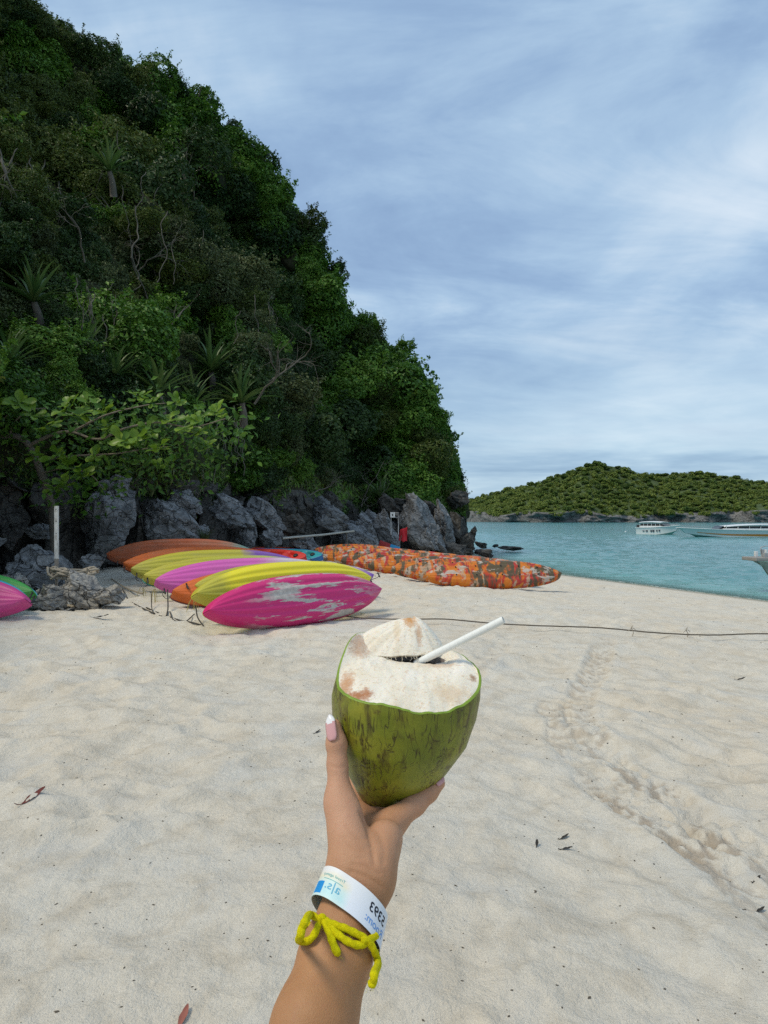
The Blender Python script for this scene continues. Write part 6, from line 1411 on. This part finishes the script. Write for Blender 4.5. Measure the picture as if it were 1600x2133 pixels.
    def rect(name, x0, x1, y0, y1, th0, v0, col, off=0.0005):
        nx = 8; Vr = [(x0+(x1-x0)*i/nx, y, 0) for i in range(nx+1) for y in (y0, y1)]; me0 = bpy.data.meshes.new('r'); me0.from_pydata(Vr, [], [[2*i, 2*i+2, 2*i+3, 2*i+1] for i in range(nx)]); wrap(name, me0, th0, v0, col, off); bpy.data.meshes.remove(me0)
    ink = lambda n_, c_: plain(n_, c_, 0.5, 0.0, 5, bmp=0.0)
    BK, BL, SB, TL = ink('ink_black', (0.012, 0.012, 0.018)), ink('ink_blue', (0.14, 0.32, 0.68)), ink('ink_strong_blue', (0.01, 0.25, 0.62)), ink('ink_teal', (0.10, 0.42, 0.44))
    g = math.radians
    text('room_number', '5393', 0.0098, g(41), -0.28, BK, 0.00016); text('room_word', 'Room:', 0.0082, g(41), 0.42, BL, 0.00006)
    text('logo_letters', 'a|s.', 0.0098, g(134), 0.20, ink('ink_logo', (0.10, 0.40, 0.58)), 0.00004); text('agency_line', 'Travel agency', 0.0034, g(138), -0.45, TL)
    rect('logo_underline', -.0085, .0075, -.0002, .0003, g(138), -0.16, TL); rect('logo_square', -.0045, .0035, -.0052, .0046, g(160), 0.42, SB)
wristband()

# ------------------------------------------------------------------ yellow yarn tied in a bow
def yarn():
    m, nt, b, o = new_mat('yellow_wool'); co = objco(nt); n = noise(nt, co, 300, 4, 0.7); n2 = noise(nt, co, 1500, 3, 0.7)
    put(nt, b, base=ramp(nt, n, [(0.3, (0.62, 0.52, 0.004)), (0.6, (0.80, 0.72, 0.008))]), rough=0.95, spec=0.1, nrm=bump(nt, mth(nt, 'ADD', n, n2), 0.9, 0.0012))
    r0 = 0.00270; k0, _ = on_arm(672, 1922, r0); base = Vector(k0); t = thing('yarn_bracelet', 'yellow wool yarn tied in a bow round the forearm', 'bracelet', base); r = np.random.default_rng(2); allp = []
    def strand(name, pts, rad=r0):
        w = []
        for p in pts:
            q, nrm = on_arm(p[0], p[1], (p[2] if len(p) > 2 else 1.0)*r0, p[3] if len(p) > 3 else None); w.append(np.array(q))
        pth = catmull(w, 18)
        for _ in range(30): pth[1:-1] = 0.5*pth[1:-1]+0.25*(pth[2:]+pth[:-2])
        ee = np.minimum(np.arange(len(pth)), np.arange(len(pth))[::-1]); V, Fl = tube_np(pth-np.array(base), rad*np.clip(0.02+ee/8, 0, 1)**.5, 14, 820, 0.08, 2); link(name, mesh_np(name, V, Fl, True, (m,)), t); allp.append(pth)
    # band round the arm (behind as well)
    c = np.array(F1)-AX*0.012; ring = []; 
    for k in range(28):
        a = math.pi*2*k/28; dr = LAT*math.cos(a)+NRM*math.sin(a)+AX*(0.0*math.cos(a)); o0 = c+dr*0.09; h = BVH.ray_cast(Vector(o0), Vector(-dr)); ring.append(np.array(h[0])+dr/np.linalg.norm(dr)*r0*.8 if h[0] is not None else c+dr*.03)
    back = [ring[k] for k in range(13, 29-0) if k < 28]+[ring[0]]
    V, Fl = tube_np(catmull(back, 14)-np.array(base), r0, 14, 820, 0.08, 2); link('band', mesh_np('band', V, Fl, True, (m,)), t); allp.append(catmull(back, 5))
    strand('loop', [(672, 1925, 1.6), (655, 1915, 2.0), (638, 1916, 1.8, .545), (629, 1932, 1.5, .545), (626, 1950, 1.5, .545), (632, 1964, 1.6), (648, 1966, 1.6), (662, 1950, 1.8), (671, 1930, 2.4)])
    strand('loop', [(676, 1926, 2.4), (690, 1931, 1.6), (715, 1938, 1.4), (740, 1950, 1.4), (756, 1962, 1.6), (748, 1972, 1.4), (728, 1968, 1.3), (706, 1954, 1.3), (688, 1938, 1.6), (676, 1928, 2.0)])
    strand('tail', [(676, 1926, 2.6), (684, 1940, 1.6), (692, 1962, 1.2), (699, 1982, 1.2), (706, 1994, 1.2)], r0*1.05)
    strand('tail', [(746, 1966, 2.2), (760, 1962, 2.0), (770, 1954, 1.8), (774, 1947, 1.8)])
    strand('tail', [(742, 1962, 2.4), (756, 1966, 2.4), (766, 1982, 2.2), (774, 2004, 2.0, .53), (780, 2026, 1.0, .53), (778, 2044, 1.0, .528), (769, 2056, 1.5, .526)])
    bm = bmesh.new(); bmesh.ops.create_uvsphere(bm, u_segments=14, v_segments=10, radius=r0*1.45); kn = link('knot', bm_mesh('knot', bm, True, (m,)), t); kn.location = Vector(on_arm(675, 1926, 2.2*r0)[0])-base; kn.scale = (1, .8, 1.1)
    # fuzz
    Vs = []; 
    for pth in allp:
        for k in range(len(pth)*5):
            c_ = pth[r.integers(len(pth))]+r.normal(size=3)*.0006; d = r.normal(size=3); d /= np.linalg.norm(d); s = np.cross(d, r.normal(size=3)); s = s/np.linalg.norm(s)*.00010; e = c_+d*(r0*r.uniform(1.05, 1.38)); st = c_+d*r0*.85; e = e+r.normal(size=3)*.0007; Vs += [st-s, st+s, e]
    V = np.array(Vs)-np.array(base); tag(link('fuzz', mesh_np('fuzz', V, np.arange(len(V)).reshape(-1, 3), False, (m,)), t), kind='stuff')
yarn()
bpy.context.view_layer.update()
